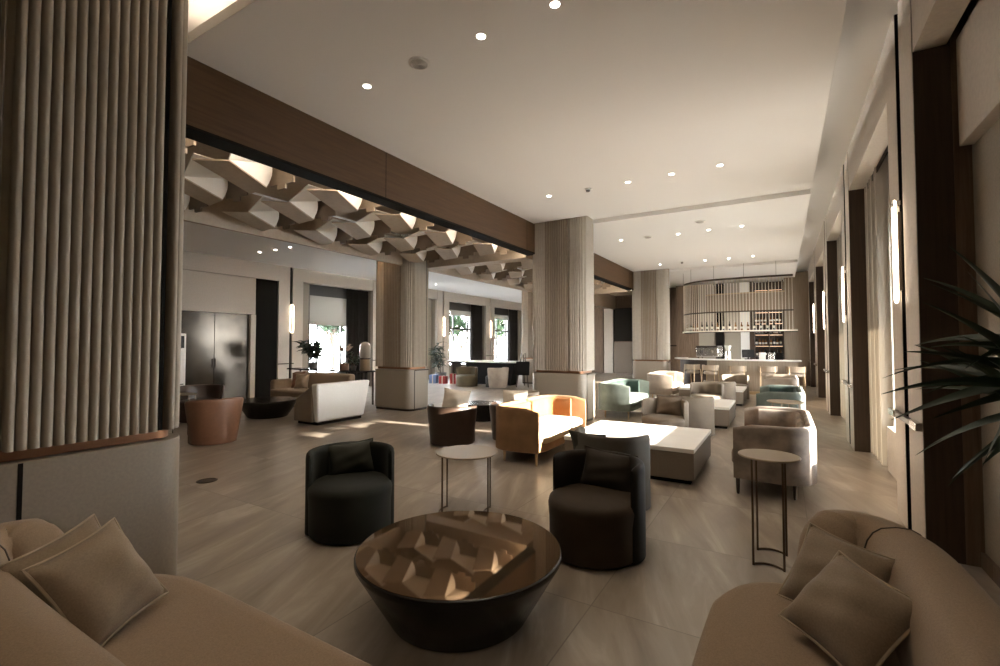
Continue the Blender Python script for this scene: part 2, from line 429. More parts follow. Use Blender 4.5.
for i, (a, b) in enumerate(LP):
    c = (a+b)/2; n = 60+i
    t = empty('trim_%d' % n, (XL, c, 0), 0, kind='structure')
    MB().box(-.14, .0, a-c, -.05, 0, 4.03).box(-.14, 0, .05, b-c, 0, 4.03).build('panel', M['wallpaint'], t, smooth=False, bevel=.003)
    MB().box(-.14, -.06, -.05, .05, 0, 4.03).build('groove', M['black'], t, smooth=False)
    MB().box(.0, .03, a-c, .1, .97, 1.0).build('rail', M['bronze'], t, bevel=.004)
    if lab[i]: sconce(XL, c, 1, lab[i], 'sconces on the left wall')
bays = [(9.76, 12.8), (13.66, 16.7), (17.56, 20.75), (21.6, 24.6)]
for i, (y0, y1) in enumerate(bays):
    wn += 1; hw = (y1-y0)/2
    w = empty('window_%d' % wn, (XL-.4, (y0+y1)/2, 0), 0, kind='structure')
    f = MB(); a, b = (-hw+.5, hw-.9)
    f.box(-.04, .04, a, b, .52, .6).box(-.04, .04, a, b, 3.22, 3.62).box(-.04, .04, a, b, 2.3, 2.37)
    for yy in (a, a+.34, b-.28, b): f.box(-.04, .04, yy-.03, yy+.03, .6, 3.22)
    f.build('window_frame', M['frame'], w, smooth=False)
    MB().box(-.006, .006, a, b, .6, 3.22).build('pane', M['glass'], w, smooth=False)
    struct(MB().box(XL-.5, XL-.36, y0, y1, 0, .52).box(XL-.5, XL-.36, y0, y0+.5, .52, 3.62).box(XL-.5, XL-.36, y1-.9, y1, .52, 3.62).box(XL-.5, XL-.36, y0, y1, 3.62, 4.2), 'wall_left', M['wallolive'], smooth=False)
    if i != 1:
        fold_curtain('curtain', XL-.22, y1-1.1, y1-.04, .02, 3.6, M['drape'], .05, 7, label=[
          'dark brown drape right of the window with the blind, behind the console table', None,
          'dark drape beside the window with bright trees, right of the tall plant',
          'dark drape at the farthest window on the left wall'][i], group='dark drapes on the left wall')
        tag(MB().box(XL-.3, XL-.29, y0+.46, y1-.85, 2.98 if i else 2.25, 3.24).build('roller_blind', M['blind'], smooth=False),
          ['half lowered sheer roller blind on the window behind the console table', None, 'sheer roller blind at the top of the window above the tan tub chair',
           'sheer roller blind on the farthest left window'][i], 'blind', 'roller blinds on the left wall')

# far and near walls ------------------------------------------------------------
struct(MB().box(-14, -4.7, 25.4, 25.6, 0, HU), 'wall_back', M['wood_mid'], smooth=False)
struct(MB().box(-4.75, -4.6, 22.7, 25.6, 0, HU), 'wall_back', M['wood_mid'], smooth=False)
struct(MB().box(-4.7, 1.5, 22.8, 23.0, 0, HU), 'wall_back', M['wood_tan'], smooth=False)
struct(MB().box(-14, 1.5, -3.3, -3.1, 0, HU), 'wall_front', M['wood_tan'], smooth=False)
for k, (x0, x1, mm, z0, z1) in enumerate(((-9.6,-8.5,'wood_mid',0,3.55),(-8.45,-7.95,'wallpaint',0,3.55),(-7.9,-6.9,'drape',1.75,3.55),(-7.9,-6.9,'pouf',0,1.7),(-6.85,-5.8,'wood_mid',0,3.55),(-5.75,-4.75,'wood_mid',0,3.55))):
    struct(MB().box(x0, x1, 25.28, 25.4, z0, z1), 'trim_%d' % (70+k), M[mm], bevel=.004)
for k, (x0, x1, mm) in enumerate(((-4.6,-3.6,'wood_mid'),(-3.55,-2.6,'wood_mid'))):
    struct(MB().box(x0, x1, 22.68, 22.8, 0, 4.4), 'trim_%d' % (76+k), M[mm], bevel=.004)
struct(MB().box(-4.6, -2.6, 22.6, 22.68, 1.5, 1.54), 'trim_79', M['black'], smooth=False)

# ------------------------------------------------------------------ columns
def fluted(x0, x1, y0, y1, r, gaps):
    base = rrect(x0, x1, y0, y1, r, 10); P = [Vector(p) for p in base]; P.append(P[0])
    S = [0]
    for a, b in zip(P, P[1:]): S.append(S[-1]+(b-a).length)
    tot = S[-1]; cnt = round(tot/.05); pitch = tot/cnt; m = 10; out = []
    j = 0
    for i in range(cnt*m):
        s = tot*i/(cnt*m)
        while S[j+1] < s: j += 1
        a, b = P[j], P[j+1]; L = S[j+1]-S[j]; u = (s-S[j])/L if L else 0
        p = a.lerp(b, u); t = (b-a).normalized(); nn = Vector((t.y, -t.x))
        ph = (s/pitch) % 1
        off = .034*max(0, sin(pi*ph))**.5
        for g in gaps:
            if (p-Vector(g)).length < .022: off = -.035
        out.append((p.x+nn.x*off, p.y+nn.y*off))
    return out
def column(loc, label, D=.78, seam=.045):
    c = empty('column', loc, 0, label, 'column', 'fluted taupe columns')
    W = 1.22; x0, x1, y0, y1 = -W, 0, 0, D
    e = .035
    MB().prism(fluted(x0+e, x1-e, y0+e, y1-e, .13, [(x1-.33, y0+e), (x1-e, y1-.15), (x1-e, y0+.15)]), 1.045, HU).build('fluted_shaft', M['flute'], c, angle=60)
    MB().box(x1-e-.06, x1-e+.022, y1-.175, y1-.155, 1.05, HU-.01).build('gap_strip', M['black'], c, smooth=False)
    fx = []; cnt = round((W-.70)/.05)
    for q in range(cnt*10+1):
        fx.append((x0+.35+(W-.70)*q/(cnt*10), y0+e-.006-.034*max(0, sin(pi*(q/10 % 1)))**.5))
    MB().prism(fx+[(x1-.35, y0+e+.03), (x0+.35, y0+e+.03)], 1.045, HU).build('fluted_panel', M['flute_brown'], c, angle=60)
    MB().prism(rrect(x0+.06, x1-.06, y0+.06, y1-.06, .11), .99, 1.05).build('copper_band', M['copper'], c)
    b = MB().prism(rrect(x0, x1, y0, y1, .16), .05, .985).build('plinth', M['base'], c, bevel=.006)
    MB().box(-.004, .003, seam+.12, seam+.14, .05, .98).build('seam', M['black'], b, smooth=False)
    MB().prism(rrect(x0+.02, x1-.02, y0+.02, y1-.02, .14), 0, .05).build('plinth_foot', M['bronze'], c)
    MB().box(-.02, .018, .2, D-.1, .955, .985).build('rail', M['bronze'], c, bevel=.003) if loc[1] > 5 else None
    return c
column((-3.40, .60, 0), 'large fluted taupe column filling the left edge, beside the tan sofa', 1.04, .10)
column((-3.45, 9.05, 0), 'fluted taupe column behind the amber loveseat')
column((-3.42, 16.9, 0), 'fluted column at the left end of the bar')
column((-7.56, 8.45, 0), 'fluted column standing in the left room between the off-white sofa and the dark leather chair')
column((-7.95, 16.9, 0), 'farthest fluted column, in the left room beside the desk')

# ------------------------------------------------------------------ sculptural ceiling modules
def fin_module(lim=9):
    r = empty('ceiling_baffle', (0,0,0))
    V = Vector
    def slab(a,b,c,d,t=.016):
        a,b,c,d = V(a),V(b),V(c),V(d)
        nn = (b-a).cross(d-a).normalized()*t
        return MB().add([a,b,c,d,a+nn,b+nn,c+nn,d+nn],[(0,1,2,3),(7,6,5,4),(0,4,5,1),(1,5,6,2),(2,6,7,3),(3,7,4,0)])
    A, B, C, D, E = (.44,-.93,.05), (0,0,0), (.41,-.04,0), (.75,-.70,.05), (.44,-.03,.27)
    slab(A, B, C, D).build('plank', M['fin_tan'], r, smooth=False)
    # pale web standing on the plank's right edge, curved near the tip
    rows = []; N = 10
    for i in range(N+1):
        u = i/N; lo = V(D).lerp(V(C), u); hi = V(D).lerp(V(E), u)+V((0,0,.012))
        rows.append([lo.lerp(hi, k/6)+V((.05*sin(pi*k/12)*u,.03*sin(pi*k/6)*u,0)) for k in range(7)])
    vs = [p for q in rows for p in q]; o = len(vs)
    fs = [(i*7+k, i*7+k+1, (i+1)*7+k+1, (i+1)*7+k) for i in range(N) for k in range(6)]
    MB().add(vs+[v+V((-.012,0,0)) for v in vs], fs+[tuple(reversed([q+o for q in f])) for f in fs]).build('web', M['fin_white'], r)
    # pale sloping top between this plank and its neighbour
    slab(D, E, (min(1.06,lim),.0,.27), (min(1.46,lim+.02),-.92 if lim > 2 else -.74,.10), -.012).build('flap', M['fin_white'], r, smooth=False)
    # brown stepped wall closing the cell at its far end
    f0 = [(.36,.30),(.36,.03),(.50,.03),(.50,-.03),(.64,-.03),(.64,.03),(.78,.03),(.78,.10),(.92,.10),(.92,.17),(1.05,.165),(1.055,.30)]
    f0 = [(min(x, lim), z) for x, z in f0]; vs = [(x, .03+.10*(x-.36), z) for x, z in f0]+[(x, .055+.10*(x-.36), z) for x, z in f0]; k = len(f0)
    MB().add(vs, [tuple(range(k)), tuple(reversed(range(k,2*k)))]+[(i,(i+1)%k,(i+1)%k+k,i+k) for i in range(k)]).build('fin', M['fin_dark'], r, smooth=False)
    return r
fm = None; fb = None; rowname = ['first','second','third','fourth','fifth','sixth','seventh','eighth','ninth','tenth','eleventh','twelfth']
k = 0
for j, y in enumerate((1.15, 2.35, 3.55, 4.85, 6.15, 7.45, 8.7, 10.9, 12.2, 13.5, 14.8, 16.1)):
    for i in range(3):
        x = -5.74-1.0*i-(.10*(j % 3))
        if i == 0:
            if fb is None: fb = fin_module(.86); o = fb
            else: o = copy_tree(fb)
        elif fm is None: fm = fin_module(); o = fm
        else: o = copy_tree(fm)
        o.location = (x, y, 3.58)
        where = ('beside brown beam', 'middle line', 'far from beam')[i]
        tag(o, 'folded pale ceiling baffle, %s row from the big column, %s' % (rowname[j], where), 'ceiling panel', 'folded baffles of the sculptural ceiling')

# ------------------------------------------------------------------ ceiling fittings
def downlight(p, label, power=0, spot=115):
    d = empty('downlight', (p[0], p[1], p[2]), 0, label, 'ceiling light', 'recessed ceiling downlights')
    rr = .036
    MB().lathe([(rr+.012, -.0), (rr+.012, -.004), (rr, -.0045)], 20).build('trim_ring', M['whiteplastic'], d)
    MB().lathe([(rr, -.0046), (rr-.004, -.006)], 20).build('lens', M['lamp'], d)
    if power:
        l = bpy.data.lights.new('spot_lamp', 'SPOT'); l.energy = power; l.color = (1, .84, .65); l.spot_size = radians(spot); l.spot_blend = .6; l.shadow_soft_size = .05
        lo = bpy.data.objects.new('spot_lamp', l); COL.objects.link(lo); lo.parent = d; lo.location = (0,0,-.02)
    return d
PW = 38
dls = [(555,4,'downlight nearest the camera at the top of the picture'),(481,36,'downlight between the nearest one and the round speaker grille'),
 (367,86,'downlight beside the brown beam, left of the speaker grille'),(720,165,'downlight alone on the right of the first ceiling panel'),
 (671.5,174,'downlight left of the lone right one on the first ceiling panel'),(628,182,'downlight just right of the smoke detector'),
 (549,196,'downlight at the end of the brown beam before the column'),
 (708.7,229.8,'downlight under the square vent on the second ceiling panel'),(741.7,226,'right downlight of the first row on the second panel'),
 (678,234,'downlight right of the far round vent'),(621,240,'leftmost downlight of the second panel, beside the column'),
 (728.7,258.4,'third downlight from the left in the row before the bar'),(753,256,'rightmost downlight in the row before the bar'),
 (705,260.5,'second downlight from the left in the row before the bar'),(660,264.4,'first downlight of the row before the bar, above the bar column')]
for px, py, lb in dls: downlight(at(px, py, HC), 'round '+lb, PW)
for k, (x, y, lb) in enumerate(((-2.6,-1.2,'over the back of the left tan sofa'),(-.9,-1.4,'behind the camera in the middle'),(.1,-.2,'over the near end of the right tan sofa'),(-.3,3.4,'over the curled end of the right tan sofa'))):  # out-of-view downlights added to lift the near end of the room
    if k < 3: downlight(Vector((x, y, HC)), 'round downlight '+lb, PW*.8)
for px, py, lb in ((259.6,252,'left of three'),(275.5,249.8,'middle of three'),(290,247,'right of three'),(370,252,'left of the left-room column'),(436,284,'right of the left-room column')):
    downlight(at(px, py, 4.03), 'small downlight on the left room ceiling, '+lb, PW*.35)
p = at(419, 63, HC); s = empty('ceiling_speaker', p, 0, 'round grey speaker grille on the ceiling near the top centre', 'speaker')
MB().lathe([(.10, 0), (.10, -.008), (.085, -.012)], 32).build('rim', M['whiteplastic'], s)
g = MB()
for k in range(5): g.tube([((.014+.015*k)*cos(2*pi*q/24), (.014+.015*k)*sin(2*pi*q/24), -.014) for q in range(24)], .004, 6, closed=True)
g.build('grille', M['greyplastic'], s)
p = at(588, 189, HC); s = empty('smoke_detector', p, 0, 'small round smoke detector on the ceiling near the column', 'smoke detector')
MB().lathe([(.055, -.0), (.055, -.015), (.045, -.02)], 24).build('base', M['whiteplastic'], s); MB().lathe([(.035, -.02), (.03, -.045)], 20).build('sensor', M['pot'], s)
for px, py, lb in ((700, 221.5, 'round vent on the second ceiling panel, above a downlight'), (648, 237, 'round vent on the second ceiling panel nearest the column')):
    s = empty('ceiling_vent', at(px, py, HC), 0, lb, 'vent', 'round ceiling vents')
    MB().lathe([(.11, 0), (.11, -.012), (.085, -.016)], 28).build('rim', M['whiteplastic'], s); MB().lathe([(.08, -.016), (.06, -.028)], 24).build('disc', M['greyplastic'], s)
p = at(682, 262, HC); s = empty('smoke_detector', p, 0, 'small smoke detector on the ceiling before the bar', 'smoke detector')
MB().lathe([(.055, -.0), (.055, -.015), (.045, -.02)], 24).build('base', M['whiteplastic'], s); MB().lathe([(.035, -.02), (.03, -.045)], 20).build('sensor', M['pot'], s)
# one slot cove strip; the other strips are unseen fill added for the ceilings
struct(MB().box(-8.04, -7.9, -3.0, 25.3, 3.62, 3.64).box(-8.06, -8.04, -3.0, 25.3, 3.62, 3.76), 'trim_49', M['plaster'], smooth=False)  # unseen trough added to keep the strip's light on the ceiling
tag(MB().box(-7.97, -7.94, -2.5, 25, 3.641, 3.66).build('hidden_light_strip', M['left_fill'], smooth=False), 'added hidden light strip along the left room side of the sculptural ceiling', 'light strip', 'added light strips of the sculptural ceiling')
for k, (y0, y1) in enumerate(((.88, 2.0), (9.05, 9.65), (16.9, 17.55))):
    pass
for k, (y0, y1) in enumerate(((-3, 9.0), (9.9, 16.8), (17.7, 22))):
    tag(MB().box(-4.86, -4.83, y0, y1, 3.63, 3.66).build('hidden_light_strip', M['fin_fill'], smooth=False), ['added hidden light strip behind the nearest brown beam', 'added hidden light strip behind the second brown beam', 'added hidden light strip behind the third brown beam'][k], 'light strip', 'added light strips of the sculptural ceiling')
struct(MB().box(-8.04, -7.9, -3.0, 25.3, 3.62, 3.64).box(-8.06, -8.04, -3.0, 25.3, 3.62, 3.76), 'trim_49', M['plaster'], smooth=False)  # same added trough again, shielding the unseen strip
tag(MB().box(-7.97, -7.94, -2.5, 25, 3.641, 3.66).build('hidden_light_strip', M['left_fill'], smooth=False), 'added hidden light strip along the left room side of the sculptural ceiling', 'light strip', 'added light strips of the sculptural ceiling')
tag(MB().box(-4.5, XE-.3, 2.05, 2.08, HC+.101, HC+.115).build('hidden_light_strip', M['led'], smooth=False), 'warm cove strip in the ceiling slot by the nearest column', 'light strip')
# ================================================================== FURNITURE
def pillow_mesh(parent, m, pm, w=.44, hh=.44, T=.085):
    N = 16; vs = []; fs = []; top = {}; bot = {}
    mb = MB()
    for i in range(N+1):
        for j in range(N+1):
            u = -1+2*i/N; v = -1+2*j/N
            x = w/2*u*(1-.09*(1-v*v)); y = hh/2*v*(1-.09*(1-u*u))
            z = T*((1-abs(u)**2.6)*(1-abs(v)**2.6))**.68
            z *= 1+.10*sin(5*u+2*v)+.06*sin(9*v-3*u)
            top[i,j] = len(vs); vs.append((x,y,z))
            if i in (0,N) or j in (0,N): bot[i,j] = top[i,j]
            else: bot[i,j] = len(vs); vs.append((x,y,-z))
    for i in range(N):
        for j in range(N):
            fs.append((top[i,j],top[i+1,j],top[i+1,j+1],top[i,j+1])); fs.append((bot[i,j],bot[i,j+1],bot[i+1,j+1],bot[i+1,j]))
    mb.add(vs, fs)
    c = mb.build('cover', m, parent, angle=80)
    edge = []
    for k in range(N): edge.append((k,0))
    for k in range(N): edge.append((N,k))
    for k in range(N): edge.append((N-k,N))
    for k in range(N): edge.append((0,N-k))
    MB().tube([vs[top[e]] for e in edge], .006, 6, closed=True).build('piping', pm, parent)
def pillow(loc, normal, roll, label, m, pm=None, w=.44, h=.44, T=.085, group=None, up=(0,0,1)):
    o = empty('pillow', (0,0,0), 0, label, 'cushion', group)
    nz = Vector(normal).normalized(); u = Vector(up); y = (u-nz*u.dot(nz)).normalized(); x = y.cross(nz)
    Mx = Matrix((x, y, nz)).transposed().to_4x4()
    o.matrix_world = Matrix.Translation(loc) @ Mx @ Matrix.Rotation(roll, 4, 'Z')
    pillow_mesh(o, m, pm or m, w, h, T); return o

# ---- curved foreground sofa: seat along +x, facing -y (built once, mirrored by rotation)
def round_sofa(name_label, loc, rz, mirror, m):
    s = empty('sofa', loc, rz, name_label, 'sofa', 'rounded tan sofas by the low table')
    k = -1 if mirror else 1
    # local: length along x from 0 (curled end) to 2.3, front toward -y*k
    def pt(x, y): return (x, y*k)
    def ordr(o): return o
    out = [pt(*p) for p in [(2.35,-.02), (.62,.0)]]
    seat = [(2.3, .55)]+[(2.3, -.34)]+[(.80, -.34)]+[(.44,-.30)]+[(.24,-.16)]+[(.17,.05)]+[(.22,.25)]+[(.4,.5)]
    sp = [tuple(q) for q in smooth_path([Vector(p) for p in seat[1:]], 6)]
    sp = [pt(*p) for p in sp]+[pt(2.3,.5)]
    cx = sum(p[0] for p in sp)/len(sp); cy = sum(p[1] for p in sp)/len(sp)
    rings = []
    for inset, z in ((.05,.03),(.02,.06),(.0,.16),(.0,.30),(.012,.37),(.04,.41),(.09,.428),(.2,.435)):
        rings.append([(cx+(x-cx)*(1-inset*.9/1.0*(.35 if abs(x-cx) > .5 else .8)), cy+(y-cy)*(1-inset*1.6), z) for x, y in sp])
    MB().layers(rings).build('seat', m, s, angle=75)
    path = smooth_path([Vector(pt(*p)) for p in [(.20,.11),(.07,.19),(.04,.29),(.13,.40),(.36,.47),(.8,.49),(1.5,.49),(2.3,.49)]], 8)
    def sec(t):
        e = 1.0
        if t < .12: e = max(.02, sqrt(max(0, 1-((.12-t)/.12)**2)))
        zt = .43+.33*(.35+.65*e) if t < .12 else .775
        w = .155*(.25+.75*e)
        o = []
        for a in range(24):
            th = 2*pi*a/24; ca, sa = cos(th), sin(th)
            x = w*abs(ca)**.7*(1 if ca > 0 else -1); z0 = .05; zm = (zt+z0)/2; hz = (zt-z0)/2
            z = zm+hz*abs(sa)**.55*(1 if sa > 0 else -1)
            lean = .05*(z-.4)
            o.append((x-k*lean, z))
        return o
    MB().sweep(path, sec).build('backrest', m, s, angle=75)
    i0 = 26; i1 = 27
    seam = path[i0]; t = (path[i1]-path[i0-1]).normalized(); nn = Vector((-t.y, t.x)); q = sec(.5)
    MB().tube([(seam.x+nn.x*o*1.012, seam.y+nn.y*o*1.012, z) for o, z in q if z > .3][:], .0045, 6).build('seam', M['bronze'], s) if False else None
    loop = [(seam.x+nn.x*o*1.01, seam.y+nn.y*o*1.01, z) for o, z in q]
    MB().tube(loop, .004, 6, closed=True).build('seam_welt', M['bronze'], s)
    for lx, ly in ((.45,-.1),(2.1,-.1),(.45,.5),(2.1,.5)):
        MB().lathe([(.02,0),(.025,.06)], 14, *pt(lx,ly)).build('leg', M['bronze'], s)
    return s
# right sofa: curled end far (y=3.05), runs toward the camera; faces -x
# local x -> world -y ; local -y(front) -> world -x
round_sofa('rounded tan sofa at the right with two cushions, before the potted dracaena', (.02, 2.93, 0), radians(-90), False, M['sofa'])
# left sofa: curled end left, faces +y ; local x -> world +x, front -> +y
round_sofa('rounded tan sofa in the lower left corner beside the big fluted column', (-3.12, .96, 0), 0, True, M['sofa'])
pillow((-2.40,.84,.625), (.80,.30,.55), radians(10), 'front taupe cushion on the left sofa', M['pillow'], M['piping'], .375, .41, T=.1, group='cushions on the tan sofas', up=(0,0,1))
pillow((-2.50,.79,.635), (.82,.28,.50), radians(11), 'rear taupe cushion on the left sofa, mostly covered by the front one', M['pillow'], M['piping'], .375, .40, T=.09, group='cushions on the tan sofas')
pillow((.20,2.20,.60), (-.45,-.50,.72), radians(-9), 'front taupe cushion on the right sofa, tilted on its corner', M['pillow'], M['piping'], .365, .365, T=.1, group='cushions on the tan sofas')
pillow((.18,2.48,.60), (-.40,-.68,.55), radians(-6), 'rear taupe cushion on the right sofa, leaning on the curled end', M['pillow'], M['piping'], .36, .36, T=.1, group='cushions on the tan sofas')

# ---- conical low tables
def low_table(loc, r, rb, h, label, topm, cat='coffee table', group='round black low tables'):
    t = empty('coffee_table', loc, 0, label, cat, group)
    MB().lathe([(rb-.03,0),(rb,.012),(r-.012,h-.05),(r,h-.03),(r,h-.008),(r-.008,h-.002)], 72).build('base', M['lacquer'], t)
    MB().lathe([(r-.010,h-.006),(r-.010,h+.001)], 96).build('table_top', topm, t, angle=20)
    return t
low_table((-1.69,2.345,0), .612, .41, .38, 'large round black low table with a mirrored bronze top in the foreground', M['mirror'])
low_table((-9.75,6.3,0), .62, .40, .38, 'round black low table beyond the off-white sofa in the left room', M['lacquer'])
low_table((-5.45,8.35,0), .42, .28, .36, 'small dark low table behind the amber loveseat', M['lacquer'])

# ---- tub chairs
def tub_chair(loc, ang, label, shellm, seatm, r=.365, h=.69, seat=.43, taper=0, group='fabric tub chairs', wrap=205, th=.066, arm=0):
    """ang: world direction the chair faces, degrees"""
    c = empty('tub_chair', loc, radians(ang+90), label, 'armchair', group)
    a0 = -90+(360-wrap)/2; path = [(r-th/2)*1.0 for _ in range(1)]
    N = 36; rings = []
    for i in range(N+1):
        a = radians(a0+wrap*i/N); t = i/N
        e = min(1, min(t, 1-t)*9); ee = sqrt(max(0, 1-(1-e)**2)); hh = th/2*(.25+.75*ee)
        drop = arm*(abs(2*t-1)**2.2); ht = h-drop-.02*(1-ee)
        rc = r-th/2; o = []
        for (dx, z) in [(hh,.015),(hh,.2),(hh,.4),(hh,ht-.05),(hh*.85,ht-.02),(hh*.45,ht-.003),(0,ht),(-hh*.45,ht-.003),(-hh*.85,ht-.02),(-hh,ht-.05),(-hh,.4),(-hh,.2),(-hh,.015)]:
            rr = rc+dx+taper*(z/h-.5)
            o.append((rr*cos(a), rr*sin(a), z))
        rings.append(o)
    MB().layers(rings).build('backrest', shellm, c, angle=60)
    # seat: drum, slightly longer to the front
    out = []
    for i in range(56):
        a = 2*pi*i/56; x = (r-th*.35)*cos(a) if sin(a) < 0 else (r-th*.6)*cos(a); y = (r-th*.6)*sin(a)
        if y < 0: y = y*1.13
        out.append((x,y))
    MB().layers([[(x*q,y*q,z) for x,y in out] for q,z in ((.94,.012),(.985,.03),(.99+taper*.1,seat-.16),(1.0,seat-.12),(1.012,seat-.06),(.985,seat-.02),(.9,seat-.002),(.6,seat+.008))]).build('seat', seatm, c, angle=70)
    return c
DG, DB, TP = M['dgreen'], M['dbrown'], M['taupe']
tub_chair((-3.22,2.86,0), -42, 'dark olive velvet tub chair with a cushion, left of the bronze-topped low table', DG, DG, r=.37)
pillow((-3.40,3.02,.555), (.70,-.50,.22), radians(4), 'dark olive cushion in the tub chair left of the low table', M['dpillow'], M['dpillow'], .42, .30, .075)
tub_chair((-1.27,3.56,0), -99, 'dark brown velvet tub chair with a cushion, right behind the bronze-topped low table', DB, M['litseat'], r=.375, h=.70)
pillow((-1.25,3.80,.555), (-.05,-.9,.22), radians(-4), 'dark brown cushion in the tub chair behind the low table', M['dbpillow'], M['dbpillow'], .46, .33, .075)
tub_chair((-1.50,4.72,0), 84, 'dark grey tub chair turned away, touching the nearest block table', M['grey'], M['grey'], r=.385, h=.72)
pillow((-1.66,4.50,.575), (.1,.8,.3), 0, 'dark cushion peeking over the back of the dark grey tub chair', M['dpillow'], M['dpillow'], .4, .32, .07)
tub_chair((-1.66,7.95,0), -96, 'taupe tub chair with a brown cushion facing us across the nearest white topped block table', TP, TP, r=.37)
pillow((-1.63,8.15,.58), (-.05,-.9,.28), 0, 'brown cushion in the taupe tub chair behind the nearest block table', M['taupepillow'], M['taupepillow'], .42, .33, .07)
tub_chair((-1.40,9.02,0), 86, 'taupe tub chair turned away, facing the second block table', TP, TP, r=.37)
tub_chair((-1.52,11.85,0), -95, 'taupe tub chair facing us across the second block table', TP, TP, r=.37)
tub_chair((-1.35,12.8,0), 88, 'taupe tub chair turned away, facing the third block table', TP, TP, r=.37)
tub_chair((-1.2,15.35,0), -95, 'taupe tub chair before the bar stools, facing the third block table', TP, TP, r=.37)
# left room leather and cloth chairs
LE, DL = M['leather'], M['dleather']
tub_chair((-7.98,4.22,0), 165, 'cognac leather tub chair turned away beside the big fluted column', LE, LE, r=.38, h=.74, taper=.10, group='leather tub chairs', arm=.06)
tub_chair((-10.5,5.25,0), -20, 'dark leather tub chair before the dark doors', DL, DL, r=.42, h=.72, taper=.08, group='leather tub chairs')
tub_chair((-4.62,6.2,0), 105, 'dark brown leather tub chair turned away with a cream cushion, behind the small round table', DL, DL, r=.39, h=.62, taper=.06, group='leather tub chairs')
pillow((-4.72,6.42,.64), (.12,-.95,.2), radians(-4), 'sunlit cream cushion in the dark leather chair', M['cream'], M['cream'], .52, .40, .08)
tub_chair((-3.92,6.95,0), 90, 'dark leather tub chair mostly hidden behind the amber loveseat', DL, DL, r=.37, h=.60, taper=.06, group='leather tub chairs')
pillow((-3.98,7.12,.62), (.12,-.95,.2), 0, 'cream cushion in the leather chair half hidden by the amber loveseat', M['cream'], M['cream'], .46, .36, .08)
tub_chair((-4.45,8.25,0), -130, 'tan tub chair tucked before the middle column', M['beige'], M['beige'], r=.36, h=.66)
tub_chair((-10.3,14.7,0), -75, 'olive tan tub chair before the desk in the left room', M['olive'], M['olive'], r=.42, h=.72)
tub_chair((-9.05,14.85,0), 170, 'light backed tub chair at the right of the desk, seen from its side', M['beige'], M['dbrown'], r=.42, h=.74, taper=.06)

# ---- barrel loveseats; local: back toward +x? built facing +x, length along y
def loveseat(loc, rz, label, outm, innm, seatm, Ln=1.8, D=.78, h=.75, legm=None):
    s = empty('loveseat', loc, rz, label, 'loveseat', 'curved velvet loveseats')
    r = .3; th = .09; z0 = .17
    def upath(i):   # inset path, front-left -> back -> front-right (faces +x)
        x0 = i; y0 = i; y1 = Ln-i; rr = r-i
        return [(D-.02, y0)]+[(D-.2, y0)]+[(D-.36,y0)]+list(reversed([(p, q) for p, q in arc(x0+rr, y0+rr, rr, 180, 270, 10)]))+[(x0, y0+(y1-y0)*k/14) for k in range(3,12)]+list(reversed([(p, q) for p, q in arc(x0+rr, y1-rr, rr, 90, 180, 10)]))+[(D-.36,y1),(D-.2,y1),(D-.02,y1)]
    P = upath(th/2)
    def sec(t):
        e = min(1, min(t,1-t)*22); ee = sqrt(max(0,1-(1-e)**2)); w = th/2*(.3+.7*ee); ht = h-.05*(1-ee)
        return [(-w,z0),(-w,.3),(-w,ht-.04),(-w*.7,ht-.012),(0,ht),(w*.7,ht-.012),(w,ht-.04),(w,.3),(w,z0)]
    MB().sweep(P, sec).build('backrest', outm, s, angle=60)
    # channel-tufted inner lining
    Q = upath(th+.035); QQ = []
    for a, b in zip(Q[1:-1], Q[2:-1]):
        for k in range(4): QQ.append((a[0]+(b[0]-a[0])*k/4, a[1]+(b[1]-a[1])*k/4))
    cum = [0]
    for a, b in zip(QQ, QQ[1:]): cum.append(cum[-1]+sqrt((a[0]-b[0])**2+(a[1]-b[1])**2))
    tot = cum[-1]; cnt = round(tot/.2)
    it = iter(range(len(QQ)))
    idx = [0]
    def sec2(t):
        i = round(t*(len(QQ)-1)); b = .018*abs(sin(pi*cum[i]/tot*cnt))**.5
        w = .033+b
        return [(-.033,.40),(-.033,.5),(-.033,h-.05),(0,h-.03),(w*.8,h-.055),(w,h-.1),(w,.5),(w,.40)]
    # inner side is to the right of the path direction or left -> path runs clockwise, inner = left
    MB().sweep(QQ, sec2).build('channel_lining', innm, s, angle=60)
    seatout = rrect(.1, D+.02, .1, Ln-.1, .22)
    MB().layers([[(D/2+(x-D/2)*q, Ln/2+(y-Ln/2)*(1-(1-q)*.5), z) for x,y in seatout] for q,z in ((.97,.27),(1,.29),(1.0,.38),(.985,.41),(.93,.428),(.7,.435))]).build('seat', seatm, s, angle=70)
    MB().prism(rrect(.02, D-.01, .02, Ln-.02, .26), .16, .275).build('seat_rail', outm, s, bevel=.01)
    for x, y in ((D-.06,.06),(D-.06,Ln-.06),(.2,.12),(.2,Ln-.12)):
        MB().lathe([(.012,0),(.016,.02),(.022,.165)], 12, x, y).build('leg', legm or M['gold'], s)
    return s
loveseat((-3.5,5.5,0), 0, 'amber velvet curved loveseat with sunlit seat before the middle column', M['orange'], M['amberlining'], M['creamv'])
loveseat((-3.53,9.9,0), 0, 'sage green velvet loveseat right of the middle column', M['mint'], M['deepgreen'], M['mint'], Ln=1.75)
loveseat((-3.42,13.8,0), 0, 'beige loveseat on the left before the bar column', M['beige'], M['beige'], M['cream'], Ln=1.75)
loveseat((.29,7.47,0), pi, 'rose grey velvet loveseat seen from its end, beside the tall round side table', M['rose'], M['rose'], M['rose'], Ln=1.85, legm=M['bronze'])
loveseat((.34,11.45,0), pi, 'dark green velvet loveseat on the right, behind the rose grey one', M['mint'], M['deepgreen'], M['deepgreen'], Ln=1.75, legm=M['bronze'])
loveseat((.34,15.45,0), pi, 'beige loveseat on the right nearest the bar', M['beige'], M['beige'], M['beige'], Ln=1.75)

